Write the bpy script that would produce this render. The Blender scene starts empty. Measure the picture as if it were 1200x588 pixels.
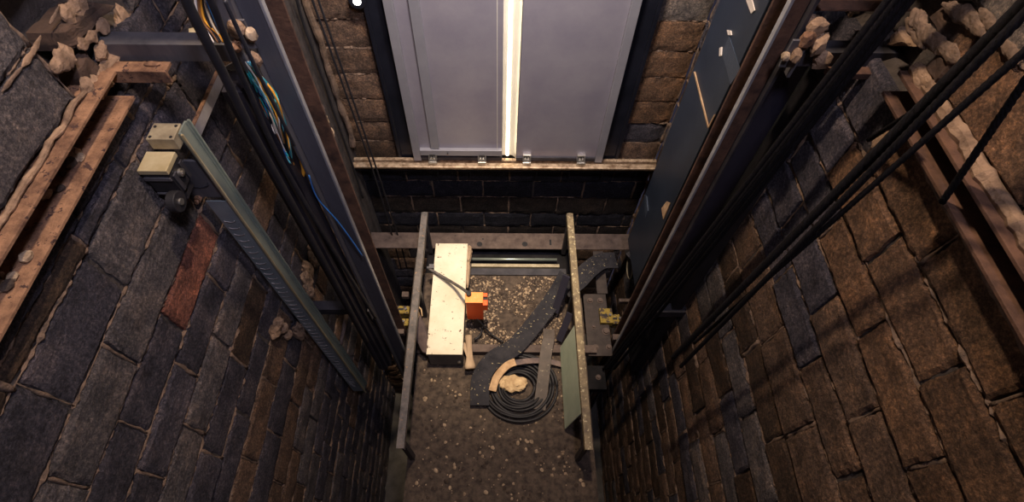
import bpy, bmesh, math, random
from mathutils import Vector, Matrix, noise
random.seed(7)
SC = bpy.context.scene
COL = SC.collection
V = Vector

# ------------------------------------------------------------------ camera
F = 606.0; CX = 586.0; CY = 294.0; PITCH = math.radians(57.8); ROLL = .0075
def ray(px, py):
    u = (px-CX)/F; v = (CY-py)/F
    u, v = u-ROLL*v, v+ROLL*u
    return V((u, math.cos(PITCH)+v*math.sin(PITCH), -math.sin(PITCH)+v*math.cos(PITCH)))
def at(px, py, X=None, Y=None, Z=None):
    """photo pixel -> the point of the shaft on the plane X=, Y= or Z="""
    a = ray(px, py)
    t = X/a[0] if X is not None else Y/a[1] if Y is not None else Z/a[2]
    return a*t
cam_d = bpy.data.cameras.new('camera'); cam = bpy.data.objects.new('camera', cam_d); COL.objects.link(cam)
SC.camera = cam
cam_d.sensor_fit = 'HORIZONTAL'; cam_d.sensor_width = 36; cam_d.lens = 36*F/1200
cam_d.shift_x = (600-CX)/1200; cam_d.clip_start = .02; cam_d.clip_end = 60
fw = V((0, math.cos(PITCH), -math.sin(PITCH))); up = V((0, math.sin(PITCH), math.cos(PITCH))); rt = V((1, 0, 0))
r2 = rt*math.cos(ROLL)+up*math.sin(ROLL); u2 = up*math.cos(ROLL)-rt*math.sin(ROLL)
m = Matrix((r2, u2, -fw)).transposed().to_4x4()
cam.matrix_world = m

# ------------------------------------------------------------------ materials
def new_mat(name):
    mt = bpy.data.materials.new(name); mt.use_nodes = True
    nt = mt.node_tree; b = nt.nodes['Principled BSDF']
    return mt, nt, b
def ramp(nt, fac, stops):
    r = nt.nodes.new('ShaderNodeValToRGB'); nt.links.new(fac, r.inputs[0])
    e = r.color_ramp.elements
    while len(e) < len(stops): e.new(.5)
    for k, (p, c) in enumerate(stops):
        e[k].position = p; e[k].color = (*c, 1)
    return r.outputs[0]
def noise_node(nt, scale, detail=6, rough=.6, stretch=None, seed=0):
    tc = nt.nodes.new('ShaderNodeTexCoord'); mp = nt.nodes.new('ShaderNodeMapping')
    nt.links.new(tc.outputs['Object'], mp.inputs[0])
    mp.inputs['Location'].default_value = (seed*3.1, seed*1.7, seed*.9)
    if stretch: mp.inputs['Scale'].default_value = stretch
    n = nt.nodes.new('ShaderNodeTexNoise'); n.inputs['Scale'].default_value = scale
    n.inputs['Detail'].default_value = detail; n.inputs['Roughness'].default_value = rough
    nt.links.new(mp.outputs[0], n.inputs['Vector'])
    return n.outputs['Fac']
def bump(nt, b, h, strength, dist=.01):
    n = nt.nodes.new('ShaderNodeBump'); n.inputs['Strength'].default_value = strength
    n.inputs['Distance'].default_value = dist
    nt.links.new(h, n.inputs['Height']); nt.links.new(n.outputs[0], b.inputs['Normal'])
def mixc(nt, fac, a, bcol, mode='MIX'):
    n = nt.nodes.new('ShaderNodeMix'); n.data_type = 'RGBA'; n.blend_type = mode
    if isinstance(fac, (int, float)): n.inputs[0].default_value = fac
    else: nt.links.new(fac, n.inputs[0])
    for i, c in ((6, a), (7, bcol)):
        if isinstance(c, tuple): n.inputs[i].default_value = (*c, 1)
        else: nt.links.new(c, n.inputs[i])
    return n.outputs[2]
def noisy(name, c1, c2, scale=12, rough=.8, metal=0, lo=.35, hi=.65, bs=.3, bd=.005, bscale=60, stretch=None, spec=.4, spots=None, seed=1):
    """surface whose own colour wanders from c1 to c2, optional spots (colour, scale, threshold) of dirt"""
    mt, nt, b = new_mat(name)
    f = noise_node(nt, scale, 8, .65, stretch, seed)
    c = ramp(nt, f, [(lo, c1), (hi, c2)])
    if spots:
        g = noise_node(nt, spots[1], 3, .7, None, seed+4)
        rr = ramp(nt, g, [(spots[2]-.02, (0, 0, 0)), (spots[2]+.02, (1, 1, 1))])
        c = mixc(nt, rr, c, spots[0])
    nt.links.new(c, b.inputs['Base Color'])
    b.inputs['Roughness'].default_value = rough; b.inputs['Metallic'].default_value = metal
    b.inputs['Specular IOR Level'].default_value = spec
    if bs: bump(nt, b, noise_node(nt, bscale, 8, .7, None, seed+2), bs, bd)
    return mt
def emit(name, col, s):
    mt, nt, b = new_mat(name)
    b.inputs['Base Color'].default_value = (.8, .8, .8, 1)
    b.inputs['Emission Color'].default_value = (*col, 1); b.inputs['Emission Strength'].default_value = s
    return mt
def block_mat():
    mt, nt, b = new_mat('concrete_block')
    at_ = nt.nodes.new('ShaderNodeAttribute'); at_.attribute_name = 'Col'
    f = noise_node(nt, 9, 8, .7); v = ramp(nt, f, [(.3, (.45, .45, .45)), (.5, (.9, .9, .9)), (.72, (1.7, 1.6, 1.45))])
    c = mixc(nt, 1.0, at_.outputs['Color'], v, 'MULTIPLY')
    g = noise_node(nt, 75, 5, .85, None, 3); w = ramp(nt, g, [(.38, (.45, .45, .46)), (.52, (1, 1, 1)), (.66, (2.3, 2.1, 1.8))])
    c = mixc(nt, 1.0, c, w, 'MULTIPLY')
    dust = ramp(nt, noise_node(nt, 4.5, 10, .75, None, 8), [(.50, (0, 0, 0)), (.72, (.6, .6, .6))])
    c = mixc(nt, dust, c, mixc(nt, 1.0, c, (2.6, 2.25, 1.8), 'MULTIPLY'))
    nt.links.new(c, b.inputs['Base Color']); b.inputs['Roughness'].default_value = .9
    b.inputs['Specular IOR Level'].default_value = .25
    a = nt.nodes.new('ShaderNodeMath'); a.operation = 'ADD'
    nt.links.new(noise_node(nt, 35, 10, .75, None, 5), a.inputs[0]); nt.links.new(noise_node(nt, 150, 4, .8, None, 6), a.inputs[1])
    bump(nt, b, a.outputs[0], 1.0, .022)
    return mt
M = {}
M['block'] = block_mat()
M['mortar'] = noisy('mortar', (.07, .052, .043), (.27, .18, .125), 22, .95, 0, .3, .62, .9, .015, 70)
M['mortar_dark'] = noisy('mortar_bed', (.035, .03, .03), (.10, .08, .07), 14, .95, 0, .3, .7, .9, .015, 60)
M['lump'] = noisy('mortar_lump', (.12, .075, .05), (.38, .25, .16), 16, .95, 0, .3, .6, .9, .012, 60)
M['brick'] = noisy('broken_brick', (.03, .02, .016), (.10, .06, .042), 18, .95, 0, .3, .7, .8, .01, 90)
M['rust'] = noisy('rusty_steel', (.075, .035, .022), (.33, .18, .10), 14, .85, 0, .32, .62, .8, .008, 50, spots=((.06, .03, .025), 30, .62))
M['rust_dark'] = noisy('rusted_dark_steel', (.035, .018, .014), (.15, .075, .045), 11, .8, 0, .32, .68, .6, .006, 60)
M['steel'] = noisy('weathered_steel', (.10, .10, .115), (.21, .20, .21), 9, .55, .55, .3, .7, .25, .003, 60, (1, 1, .25))
M['steel_dark'] = noisy('dark_steel', (.028, .028, .036), (.075, .07, .08), 9, .55, .4, .3, .7, .3, .003, 60)
M['rail'] = noisy('rail_steel', (.085, .083, .10), (.15, .147, .165), 8, .38, .35, .3, .7, .2, .002, 80, (1, 1, .15))
M['rail_glint'] = noisy('rail_highlight', (.26, .26, .28), (.38, .38, .39), 8, .35, .3, .3, .7, .1)  # brighter colour painted in as the glint on the rail edges
M['black'] = noisy('black_rubber', (.008, .008, .010), (.022, .02, .024), 20, .6, 0, .3, .7, .3, .002, 90)
M['rope'] = noisy('greased_rope', (.005, .005, .006), (.014, .012, .014), 70, .75, 0, .35, .65, .8, .004, 160, spec=.12)
M['steel_pale'] = noisy('pale_steel', (.24, .22, .22), (.40, .37, .35), 10, .5, .25, .3, .7, .1)
M['galv'] = noisy('galvanised_steel', (.27, .33, .31), (.50, .55, .46), 5, .34, .6, .3, .7, .12, .002, 90, (1, 1, .3))
M['galv_dark'] = noisy('perforated_galvanised', (.17, .21, .24), (.30, .35, .37), 6, .45, .3, .3, .7, .15, .002, 90)
M['brass'] = noisy('yellowed_metal', (.48, .38, .20), (.70, .60, .38), 10, .42, .35, .3, .7, .1, .002, 70)
M['door'] = noisy('door_sheet', (.29, .268, .32), (.36, .335, .375), 3, .42, .35, .35, .65, .05, .001, 40, spec=.5)
M['door_edge'] = noisy('door_stiffener', (.25, .245, .275), (.32, .31, .335), 4, .5, .3, .3, .7, .05, .001, 40)
M['frame'] = noisy('navy_frame', (.007, .008, .013), (.017, .018, .028), 5, .35, .2, .3, .7, .1, .002, 50, spots=((.10, .11, .14), 45, .77))
M['navy'] = noisy('navy_paint', (.012, .02, .038), (.026, .038, .062), 4, .42, .15, .3, .7, .1, .002, 50, spots=((.22, .24, .28), 38, .79))
M['plate'] = noisy('purple_grey_plate', (.032, .030, .048), (.05, .047, .068), 5, .5, .3, .3, .7, .1, .002, 50, spots=((.45, .42, .36), 30, .80))
M['sill'] = noisy('worn_sill', (.24, .15, .09), (.66, .50, .34), 26, .5, .5, .35, .6, .5, .004, 70, spots=((.05, .035, .03), 40, .66))
M['silver'] = noisy('nickel_bracket', (.5, .47, .42), (.8, .76, .7), 12, .3, .9, .3, .7, .1, .002, 50)
M['cream'] = noisy('cream_box', (.62, .55, .40), (.80, .74, .60), 4, .6, 0, .3, .7, .25, .003, 50, spots=((.12, .08, .05), 26, .655))
M['box_shaded'] = noisy('shaded_box_side', (.09, .085, .08), (.14, .13, .12), 8, .7)  # unlit side of the cream box, shade put into a grey colour
M['orange'] = noisy('orange_plastic', (.95, .10, .012), (1.0, .14, .02), 6, .4, 0, .3, .7, .05)
M['orange_top'] = noisy('orange_lid', (.9, .30, .06), (1.0, .42, .12), 10, .5, 0, .3, .7, .1, spots=((.75, .6, .45), 40, .66))
M['yellow'] = noisy('yellow_paint', (.16, .11, .02), (.38, .27, .05), 16, .7, .1, .3, .7, .2, spots=((.05, .035, .03), 20, .52))
M['roof'] = noisy('dusty_roof', (.022, .016, .014), (.13, .095, .07), 20, .9, 0, .3, .7, .8, .01, 50)
M['beam'] = noisy('dusty_brown_beam', (.055, .038, .035), (.15, .11, .092), 12, .8, .1, .3, .7, .5, .004, 70)
M['handrail'] = noisy('yellow_lit_rail', (.13, .10, .07), (.28, .22, .13), 20, .7, .2, .35, .6, .5, .004, 60, spots=((.60, .52, .32), 34, .60))  # yellow light on the right rail put into its colour
M['handrail_grey'] = noisy('grey_spattered_rail', (.085, .08, .078), (.17, .15, .14), 20, .7, .2, .35, .6, .5, .004, 60, spots=((.32, .2, .12), 34, .63))
M['stone_light'] = noisy('light_debris', (.20, .14, .09), (.48, .36, .24), 30, .95)
M['stone_dark'] = noisy('dark_debris', (.028, .020, .016), (.10, .07, .052), 30, .95)
M['belt'] = noisy('flat_cable', (.018, .018, .023), (.042, .040, .046), 12, .8, 0, .3, .7, .2, spots=((.42, .36, .22), 42, .66), spec=.12)
M['belt_brown'] = noisy('dusty_flat_cable', (.065, .054, .048), (.125, .10, .085), 12, .7, 0, .3, .7, .2, spots=((.45, .38, .26), 42, .68))
M['strap'] = noisy('tan_strap', (.36, .22, .12), (.62, .42, .24), 14, .8)
M['wood'] = noisy('pale_wood', (.26, .18, .12), (.52, .38, .25), 9, .8, stretch=(1, .2, 1))
M['rag'] = noisy('grey_cloth', (.09, .07, .075), (.22, .16, .14), 12, .9, stretch=(1, 1, .3))
M['rag_top'] = noisy('tan_cloth', (.42, .28, .15), (.7, .52, .3), 22, .9)
M['green_plate'] = noisy('green_tinted_plate', (.46, .56, .42), (.66, .74, .58), 5, .5, .1, .3, .7, .15, spots=((.62, .56, .38), 34, .68))
M['dark'] = noisy('shaft_dark', (.008, .008, .009), (.02, .018, .02), 6, .9, spec=.1)
M['concrete'] = noisy('pit_concrete', (.06, .055, .05), (.12, .11, .10), 6, .9)
for n_, c_ in dict(white=(.75, .68, .6), teal=(.03, .42, .45), blue=(.03, .14, .42), amber=(.72, .33, .04), brown=(.22, .10, .04), sky=(.12, .5, .62), cable_black=(.02, .02, .025)).items():
    M['w_'+n_] = noisy('wire_'+n_, c_, tuple(min(1, q*1.15) for q in c_), 10, .4, 0, .3, .7, 0)

# ------------------------------------------------------------------ mesh helpers
class MB:
    def __init__(s): s.v = []; s.f = []; s.mi = []; s.c = []; s.sm = []
    def add(s, vs, fs, mi=0, col=None, smooth=False):
        o = len(s.v); s.v += [tuple(p) for p in vs]
        for f in fs:
            s.f.append([i+o for i in f]); s.mi.append(mi); s.c.append(col or (1, 1, 1)); s.sm.append(smooth)
        return s
    def box(s, x0, x1, y0, y1, z0, z1, mi=0, R=None, c=None):
        vs = [V((x, y, z)) for x in (x0, x1) for y in (y0, y1) for z in (z0, z1)]
        if R is not None:
            c = V(c) if c is not None else V(((x0+x1)/2, (y0+y1)/2, (z0+z1)/2))
            vs = [R @ (p-c)+c for p in vs]
        return s.add(vs, [(0, 1, 3, 2), (4, 6, 7, 5), (0, 4, 5, 1), (2, 3, 7, 6), (0, 2, 6, 4), (1, 5, 7, 3)], mi)
    def bar(s, p0, p1, w, h, upv=(0, 0, 1), mi=0):
        p0 = V(p0); p1 = V(p1); d = (p1-p0).normalized(); a = d.cross(V(upv)).normalized(); b = a.cross(d).normalized()
        vs = [p+a*sa*w/2+b*sb*h/2 for p in (p0, p1) for sa, sb in ((-1, -1), (1, -1), (1, 1), (-1, 1))]
        return s.add(vs, [(3, 2, 1, 0), (4, 5, 6, 7), (0, 1, 5, 4), (1, 2, 6, 5), (2, 3, 7, 6), (3, 0, 4, 7)], mi)
    def prism(s, prof, axis, a0, a1, mi=0):
        """closed 2-D profile swept along an axis; prof points are the other two coordinates in order"""
        def P(u, v, a):
            return {'x': (a, u, v), 'y': (u, a, v), 'z': (u, v, a)}[axis]
        n = len(prof)
        vs = [P(u, v, a) for a in (a0, a1) for u, v in prof]
        fs = [(i, (i+1) % n, (i+1) % n+n, i+n) for i in range(n)]+[tuple(range(n))[::-1], tuple(range(n, 2*n))]
        return s.add(vs, fs, mi)
    def tube(s, pts, r, seg=8, mi=0, caps=True, smooth=True, flat=1.0):
        pts = [V(p) for p in pts]; n = len(pts); rr = r if isinstance(r, (list, tuple)) else [r]*n
        vs = []; ref = None
        for i, p in enumerate(pts):
            d = (pts[min(i+1, n-1)]-pts[max(i-1, 0)]).normalized()
            if ref is None: ref = V((0, 0, 1)) if abs(d.z) < .9 else V((1, 0, 0))
            a = d.cross(ref).normalized(); b = a.cross(d).normalized(); ref = b
            for k in range(seg):
                t = 2*math.pi*k/seg
                vs.append(p+a*math.cos(t)*rr[i]+b*math.sin(t)*rr[i]*flat)
        fs = [(i*seg+k, i*seg+(k+1) % seg, (i+1)*seg+(k+1) % seg, (i+1)*seg+k) for i in range(n-1) for k in range(seg)]
        if caps: fs += [tuple(range(seg))[::-1], tuple(range((n-1)*seg, n*seg))]
        return s.add(vs, fs, mi, None, smooth)
    def cyl(s, p0, p1, r, seg=16, mi=0, r1=None):
        return s.tube([p0, p1], [r, r if r1 is None else r1], seg, mi, True, False)
    def ribbon(s, pts, w, th, side, mi=0):
        """flat strip of width w along pts; side = direction(s) of its width"""
        pts = [V(p) for p in pts]; n = len(pts)
        sd = side if isinstance(side, list) else [side]*n; vs = []
        for i, p in enumerate(pts):
            d = (pts[min(i+1, n-1)]-pts[max(i-1, 0)]).normalized(); a = V(sd[i]).normalized(); a = (a-d*a.dot(d)).normalized()
            b = a.cross(d).normalized()
            vs += [p-a*w/2-b*th/2, p+a*w/2-b*th/2, p+a*w/2+b*th/2, p-a*w/2+b*th/2]
        fs = [(i*4+k, i*4+(k+1) % 4, (i+1)*4+(k+1) % 4, (i+1)*4+k) for i in range(n-1) for k in range(4)]
        fs += [(3, 2, 1, 0), tuple(range((n-1)*4, n*4))]
        return s.add(vs, fs, mi)
    def lump(s, c, rad, seed=0, sub=3, amp=.35, R=None, mi=0, freq=1.6):
        bm = bmesh.new(); bmesh.ops.create_icosphere(bm, subdivisions=sub, radius=1)
        vs = []
        for q in bm.verts:
            p = q.co.copy(); q3 = V((p.x*rad[0], p.y*rad[1], p.z*rad[2]))/(max(rad)*.8+min(rad)*.2); k = noise.fractal(q3*freq*1.5+V((seed*7.3, seed*3.1, seed)), .8, 2.1, 5)
            p = p*(1+amp*.62*k)
            p = V((p.x*rad[0], p.y*rad[1], p.z*rad[2]))
            if R is not None: p = R @ p
            vs.append(p+V(c))
        fs = [[x.index for x in f.verts] for f in bm.faces]; bm.free()
        return s.add(vs, fs, mi)
    def build(s, name, mats, parent=None, label=None, bevel=0, origin=None, kind=None):
        me = bpy.data.meshes.new(name)
        vs = s.v
        if origin is None and parent is None:
            xs = [p[0] for p in vs]; ys = [p[1] for p in vs]; zs = [p[2] for p in vs]
            origin = V(((min(xs)+max(xs))/2, (min(ys)+max(ys))/2, min(zs)))
        if parent is not None: origin = world_loc(parent)
        o3 = V(origin)
        me.from_pydata([tuple(V(p)-o3) for p in vs], [], s.f); me.update()
        for mm in (mats if isinstance(mats, list) else [mats]): me.materials.append(M[mm] if isinstance(mm, str) else mm)
        me.polygons.foreach_set('material_index', s.mi); me.polygons.foreach_set('use_smooth', s.sm)
        if any(c != (1, 1, 1) for c in s.c):
            a = me.color_attributes.new('Col', 'FLOAT_COLOR', 'CORNER'); data = []
            for p, c in zip(me.polygons, s.c): data += [c[0], c[1], c[2], 1.0]*p.loop_total
            a.data.foreach_set('color', data)
        bm = bmesh.new(); bm.from_mesh(me)
        bmesh.ops.recalc_face_normals(bm, faces=bm.faces); bm.to_mesh(me); bm.free()
        ob = bpy.data.objects.new(name, me); COL.objects.link(ob)
        if parent is not None:
            ob.parent = parent; ob.location = (0, 0, 0)
        else: ob.location = o3
        if bevel:
            md = ob.modifiers.new('bevel', 'BEVEL'); md.width = bevel; md.segments = 2; md.limit_method = 'ANGLE'
        if label: ob['label'] = label
        if kind: ob['kind'] = kind
        return ob
def world_loc(o):
    p = V(o.location)
    while o.parent is not None:
        o = o.parent; p = p+V(o.location)
    return p
def thing(name, label, cat, loc, group=None):
    o = bpy.data.objects.new(name, None); COL.objects.link(o); o.location = loc
    o.empty_display_size = .1; o['label'] = label; o['category'] = cat
    if group: o['group'] = group
    return o
def tag(o, label, cat, group=None):
    o['label'] = label; o['category'] = cat
    if group: o['group'] = group
    return o
def rotX(a): return Matrix.Rotation(math.radians(a), 3, 'X')
def rotY(a): return Matrix.Rotation(math.radians(a), 3, 'Y')
def rotZ(a): return Matrix.Rotation(math.radians(a), 3, 'Z')

# ------------------------------------------------------------------ block walls
BLUE = (.088, .082, .106); GREY = (.150, .135, .143); BROWN = (.19, .125, .092); RED = (.36, .15, .11)
DBROWN = (.085, .056, .040); TAN = (.21, .18, .165); ORB = (.20, .118, .074); BLUE_SHADED = (.022, .023, .036); BROWN_SHADED = (.027, .021, .020)
def N2(a, z, sc, seed): return noise.noise(V((a*sc, z*sc, seed)))
def block_wall(name, mp, a0, a1, courses, holes=(), openings=(), seed=0, palette=None, cav=.12, ridge=1.0):
    """courses: list of (z_top, z_bottom, joints or None, {index: colour} or None). mp(a, z, d) -> world, d = out of the wall.
    holes: (a0,a1,z0,z1) where blocks are missing and the bed lies deeper."""
    rnd = random.Random(seed*101+5); mb = MB()
    zt = max(c[0] for c in courses); zb = min(c[1] for c in courses)
    # bed of mortar behind the blocks
    st = .045; na = int((a1-a0)/st)+1; nz = int((zt-zb)/st)+1
    A = [a0+(a1-a0)*i/na for i in range(na+1)]; Z = [zb+(zt-zb)*j/nz for j in range(nz+1)]
    def inh(a, z, hs): return any(h[0] <= a <= h[1] and h[2] <= z <= h[3] for h in hs)
    vs = []
    for a in A:
        for z in Z:
            d = -.018+.010*N2(a, z, 14, seed)
            if inh(a, z, holes): d = -cav+.02*N2(a, z, 9, seed+1)
            vs.append(mp(a, z, d))
    fs = []
    for i in range(na):
        for j in range(nz):
            if inh((A[i]+A[i+1])/2, (Z[j]+Z[j+1])/2, openings): continue
            k = i*(nz+1)+j; fs.append((k, k+1, k+nz+2, k+nz+1))
    mb.add(vs, fs, 1, (1, 1, 1.001))
    allh = list(holes)+list(openings)
    for ci, (z1, z0, joints, cols) in enumerate(courses):
        h = z1-z0
        if joints is None:
            off = rnd.random()*.1+(.22 if ci % 2 else 0); joints = []; a = a0-off
            while a < a1+.5: joints.append(a); a += .44+rnd.uniform(-.02, .03)
        js = sorted(j for j in joints)
        while js[0] > a0: js.insert(0, js[0]-.44)
        while js[-1] < a1: js.append(js[-1]+.44)
        segs = []
        for k in range(len(js)-1):
            b0, b1 = max(js[k], a0), min(js[k+1], a1)
            if b1-b0 < .03: continue
            mid = (js[k]+js[k+1])/2; col = None
            if cols:
                for (c0, c1, cc) in cols:
                    if c0 <= mid <= c1: col = cc
            if col is None: col = rnd.choice(palette)
            jt = rnd.uniform(.8, 1.2); col = tuple(q*jt for q in col)
            parts = [(b0, b1)]
            for hh in allh:
                ov = min(z1, hh[3])-max(z0, hh[2])
                if ov < h*.35: continue
                np_ = []
                for (p, q) in parts:
                    if hh[1] <= p or hh[0] >= q: np_.append((p, q)); continue
                    if hh[0]-p > .03: np_.append((p, hh[0]))
                    if q-hh[1] > .03: np_.append((hh[1], q))
                parts = np_
            segs += [(p, q, col) for p, q in parts]
        for (p, q, col) in segs:
            g = .009; p2, q2, zz0, zz1 = p+g, q-g, z0+g*.8, z1-g*.8
            base = rnd.uniform(-.006, .008); tl = rnd.uniform(-.008, .008); sd = rnd.random()*50
            fine = .014 if (name in ('wall_left', 'wall_right') and -3.3 < z0 and z1 < -.4 and p2 < 2.1) else .04
            nx = max(3, int((q2-p2)/fine)); nv = max(3, int((zz1-zz0)/fine)); vs = []
            for i in range(nx+1):
                for j in range(nv+1):
                    u = i/nx; w = j/nv; a = p2+(q2-p2)*u; z = zz0+(zz1-zz0)*w
                    e = min(min(u, 1-u)*(q2-p2), min(w, 1-w)*(zz1-zz0))
                    d = base+tl*(u-.5)+.006*N2(a, z, 8, sd)+(.0025*N2(a, z, 45, sd) if fine < .03 else 0)
                    if e < 1e-6:
                        d -= .008+.008*N2(a, z, 30, sd+2)
                        a += .006*N2(a, z, 14, sd+3)+.005*N2(a, z, 55, sd+5); z += .006*N2(a, z, 14, sd+4)+.006*N2(a, z, 55, sd+6)
                    vs.append(mp(a, z, d))
            fs = [(i*(nv+1)+j, i*(nv+1)+j+1, (i+1)*(nv+1)+j+1, (i+1)*(nv+1)+j) for i in range(nx) for j in range(nv)]
            ring = [i*(nv+1) for i in range(nx+1)]+[nx*(nv+1)+j for j in range(1, nv+1)]+[i*(nv+1)+nv for i in range(nx-1, -1, -1)]+[j for j in range(nv-1, 0, -1)]
            o = len(vs)
            for k in ring:
                i, j = divmod(k, nv+1); vs.append(mp(p2+(q2-p2)*i/nx, zz0+(zz1-zz0)*j/nv, -.04))
            n = len(ring)
            fs += [(ring[k], ring[(k+1) % n], o+(k+1) % n, o+k) for k in range(n)]
            mb.add(vs, fs, 0, col, False)
            # squeezed mortar at the joint end
            if ridge and rnd.random() < .75:
                pts = []; rs = []
                for t in range(7):
                    z = z0+(z1-z0)*t/6; pts.append(mp(q+.006*N2(z*6, q, 3, sd), z, -.012+.006*N2(z, q, 20, sd)))
                    rs.append(max(.002, .0085*ridge*(.6+1.3*N2(z, q, 12, sd+9))))
                mb.tube(pts, rs, 6, 2)
        # ridge of squeezed mortar along the bed joint
        if ridge:
            a = a0; pts = []; rs = []
            while a <= a1+1e-6:
                if inh(a, z0, allh) or inh(a, z0+.01, allh) or inh(a, z0-.01, allh):
                    if len(pts) > 2: mb.tube(pts, rs, 6, 2, smooth=False)
                    pts = []; rs = []
                else:
                    k = .6+1.2*N2(a, z0, 5, seed+2)+1.1*N2(a, z0, 24, seed+3)+.9*N2(a, z0, 70, seed+4)
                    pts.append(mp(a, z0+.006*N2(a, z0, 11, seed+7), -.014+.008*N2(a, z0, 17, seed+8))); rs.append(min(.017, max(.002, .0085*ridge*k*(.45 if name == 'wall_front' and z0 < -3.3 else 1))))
                a += .009
            if len(pts) > 2: mb.tube(pts, rs, 6, 2, smooth=False)
    for c in range(len(mb.c)):
        if mb.c[c] == (1, 1, 1): mb.c[c] = (1, 1, 1.001)
    ob = mb.build(name, ['block', 'mortar_dark', 'mortar'], origin=(0, 0, 0))
    ob['kind'] = 'structure'
    return ob
def fill(courses, top, bottom, h=.215):
    z = courses[-1][1]
    while z > bottom: courses.append((z, z-h, None, None)); z -= h
    z = courses[0][0]
    while z < top: courses.insert(0, (z+h, z, None, None)); z += h
    return courses
ZT, ZB = 1.4, -7.0
XL, XR, YF, YB = -1.40, 1.31, 3.0, -.55

lc = [(-.54, -.77, [.35, .80, 1.24, 1.7], [(-9, 1.24, GREY), (1.24, 9, BROWN)]),
      (-.77, -.985, [.10, .56, 1.02, 1.44, 1.9], [(-9, 9, GREY)]),
      (-.985, -1.185, [-.1, .36, .80, 1.33, 1.76], [(-9, 1.33, GREY)]),
      (-1.185, -1.335, [9], None),
      (-1.335, -1.41, [.5, 1.0, 1.47, 1.9], [(-9, 9, BLUE)]),
      (-1.41, -1.49, [.45, .94, 1.28, 1.75], [(-9, .94, DBROWN), (.94, 9, BLUE)]),
      (-1.49, -1.735, [.47, .912, 1.36, 1.8], [(-9, .9, BLUE), (.9, 1.3, GREY), (1.3, 9, BLUE)]),
      (-1.735, -1.955, [.25, .69, 1.43, 1.88], [(-9, 1.43, GREY), (1.43, 9, BLUE)]),
      (-1.955, -2.162, [.03, .48, .917, 1.44, 1.88], [(.917, 1.44, RED), (-9, .917, BLUE), (1.44, 9, BLUE)]),
      (-2.162, -2.37, [.34, .78, 1.225, 1.67], [(-9, 9, BLUE)]),
      (-2.37, -2.58, [.12, .57, 1.0, 1.44, 1.69], [(-9, 1.44, GREY), (1.44, 1.69, BLUE), (1.69, 9, BROWN)]),
      (-2.58, -2.80, [.5, .977, 1.45, 1.9], [(.977, 1.45, DBROWN), (-9, .97, BLUE), (1.45, 9, BLUE)]),
      (-2.80, -3.0, [.3, .75, 1.2, 1.65], [(-9, 9, BLUE)]),
      (-3.0, -3.23, [.55, 1.0, 1.45, 1.9], [(-9, 1.5, BROWN), (1.5, 9, BLUE)]),
      (-3.23, -3.485, [.3, .75, 1.2, 1.65], [(-9, 9, BLUE)]),
      (-3.485, -3.7, [.5, 1.0, 1.45], [(-9, 9, BROWN)])]
fill(lc, ZT, ZB)
CAVL = (1.33, 1.80, -1.185, -.86)
wl = block_wall('wall_left', lambda a, z, d: V((XL+d, a, z)), YB, 2.12, lc,
                holes=[(YB, 1.52, -1.335, -1.185), CAVL], seed=1, palette=[BLUE, BLUE, GREY, GREY, BROWN], ridge=1.15)
rc = [(-.63, -.85, [.2, .66, 1.10, 1.5], [(-9, 9, TAN)]),
      (-.85, -1.055, [.35, .80, 1.25], [(-9, 9, ORB)]),
      (-1.055, -1.18, [9], None),
      (-1.18, -1.395, [.40, .84, 1.29, 1.72], [(-9, 1.29, ORB), (1.29, 9, BLUE)]),
      (-1.395, -1.60, [.07, .52, .96, 1.38, 1.8], [(-9, 1.38, ORB), (1.38, 9, BLUE)]),
      (-1.60, -1.785, [.3, .75, 1.19, 1.62], [(-9, 1.19, ORB), (1.19, 9, BLUE)]),
      (-1.785, -2.0, [.06, .5, .94, 1.39, 1.8], [(-9, .9, BROWN), (.9, 9, BLUE)]),
      (-2.0, -2.19, [.33, .77, 1.2, 1.64], [(-9, .7, BROWN), (.7, 9, BLUE)]),
      (-2.19, -2.46, [.1, .55, .99, 1.43, 1.87], [(-9, 9, BROWN)])]
rc.insert(5+4, (-2.46, -2.67, None, [(-9, 9, DBROWN)])); rc.append((-2.67, -2.88, None, [(-9, 9, GREY)]))
fill(rc, ZT, ZB)
CAVR = (1.34, 1.80, -1.20, -.87)
wr = block_wall('wall_right', lambda a, z, d: V((XR-d, a, z)), YB, YF, rc,
                holes=[(YB, 1.42, -1.18, -1.055), CAVR], seed=2, palette=[BLUE, BROWN, BROWN, GREY, DBROWN], ridge=1.1)
DX0, DX1, DZ = -.835, .965, -3.25
fc = []
zs = [-1.36, -1.575, -1.79, -2.01, -2.225, -2.44, -2.66, -2.885, -3.10, -3.36]
for k in range(9):
    right = {1: TAN, 2: TAN, 7: BLUE, 6: ORB, 5: ORB, 4: ORB, 3: ORB, 8: BROWN, 0: TAN}[k]
    left = {7: BROWN, 8: DBROWN}.get(k, BROWN)
    fc.append((zs[k], zs[k+1], [-1.46, DX0, DX1, 1.40], [(-9, 0, left), (0, 9, right)]))
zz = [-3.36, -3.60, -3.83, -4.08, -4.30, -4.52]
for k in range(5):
    fc.append((zz[k], zz[k+1], [-1.3+.22*(k % 2)+.46*i for i in range(7)], [(-9, 9, [BLUE_SHADED, BLUE_SHADED, BROWN_SHADED, BLUE_SHADED, BROWN_SHADED][k])]))  # blocks below the sill darkened, the shade there put into their colour
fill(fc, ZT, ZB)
wf = block_wall('wall_front', lambda a, z, d: V((a, YF-d, z)), XL, XR, fc, openings=[(DX0, DX1, DZ, -.35)], seed=3, palette=[BROWN, BLUE], ridge=1.25)
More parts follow.
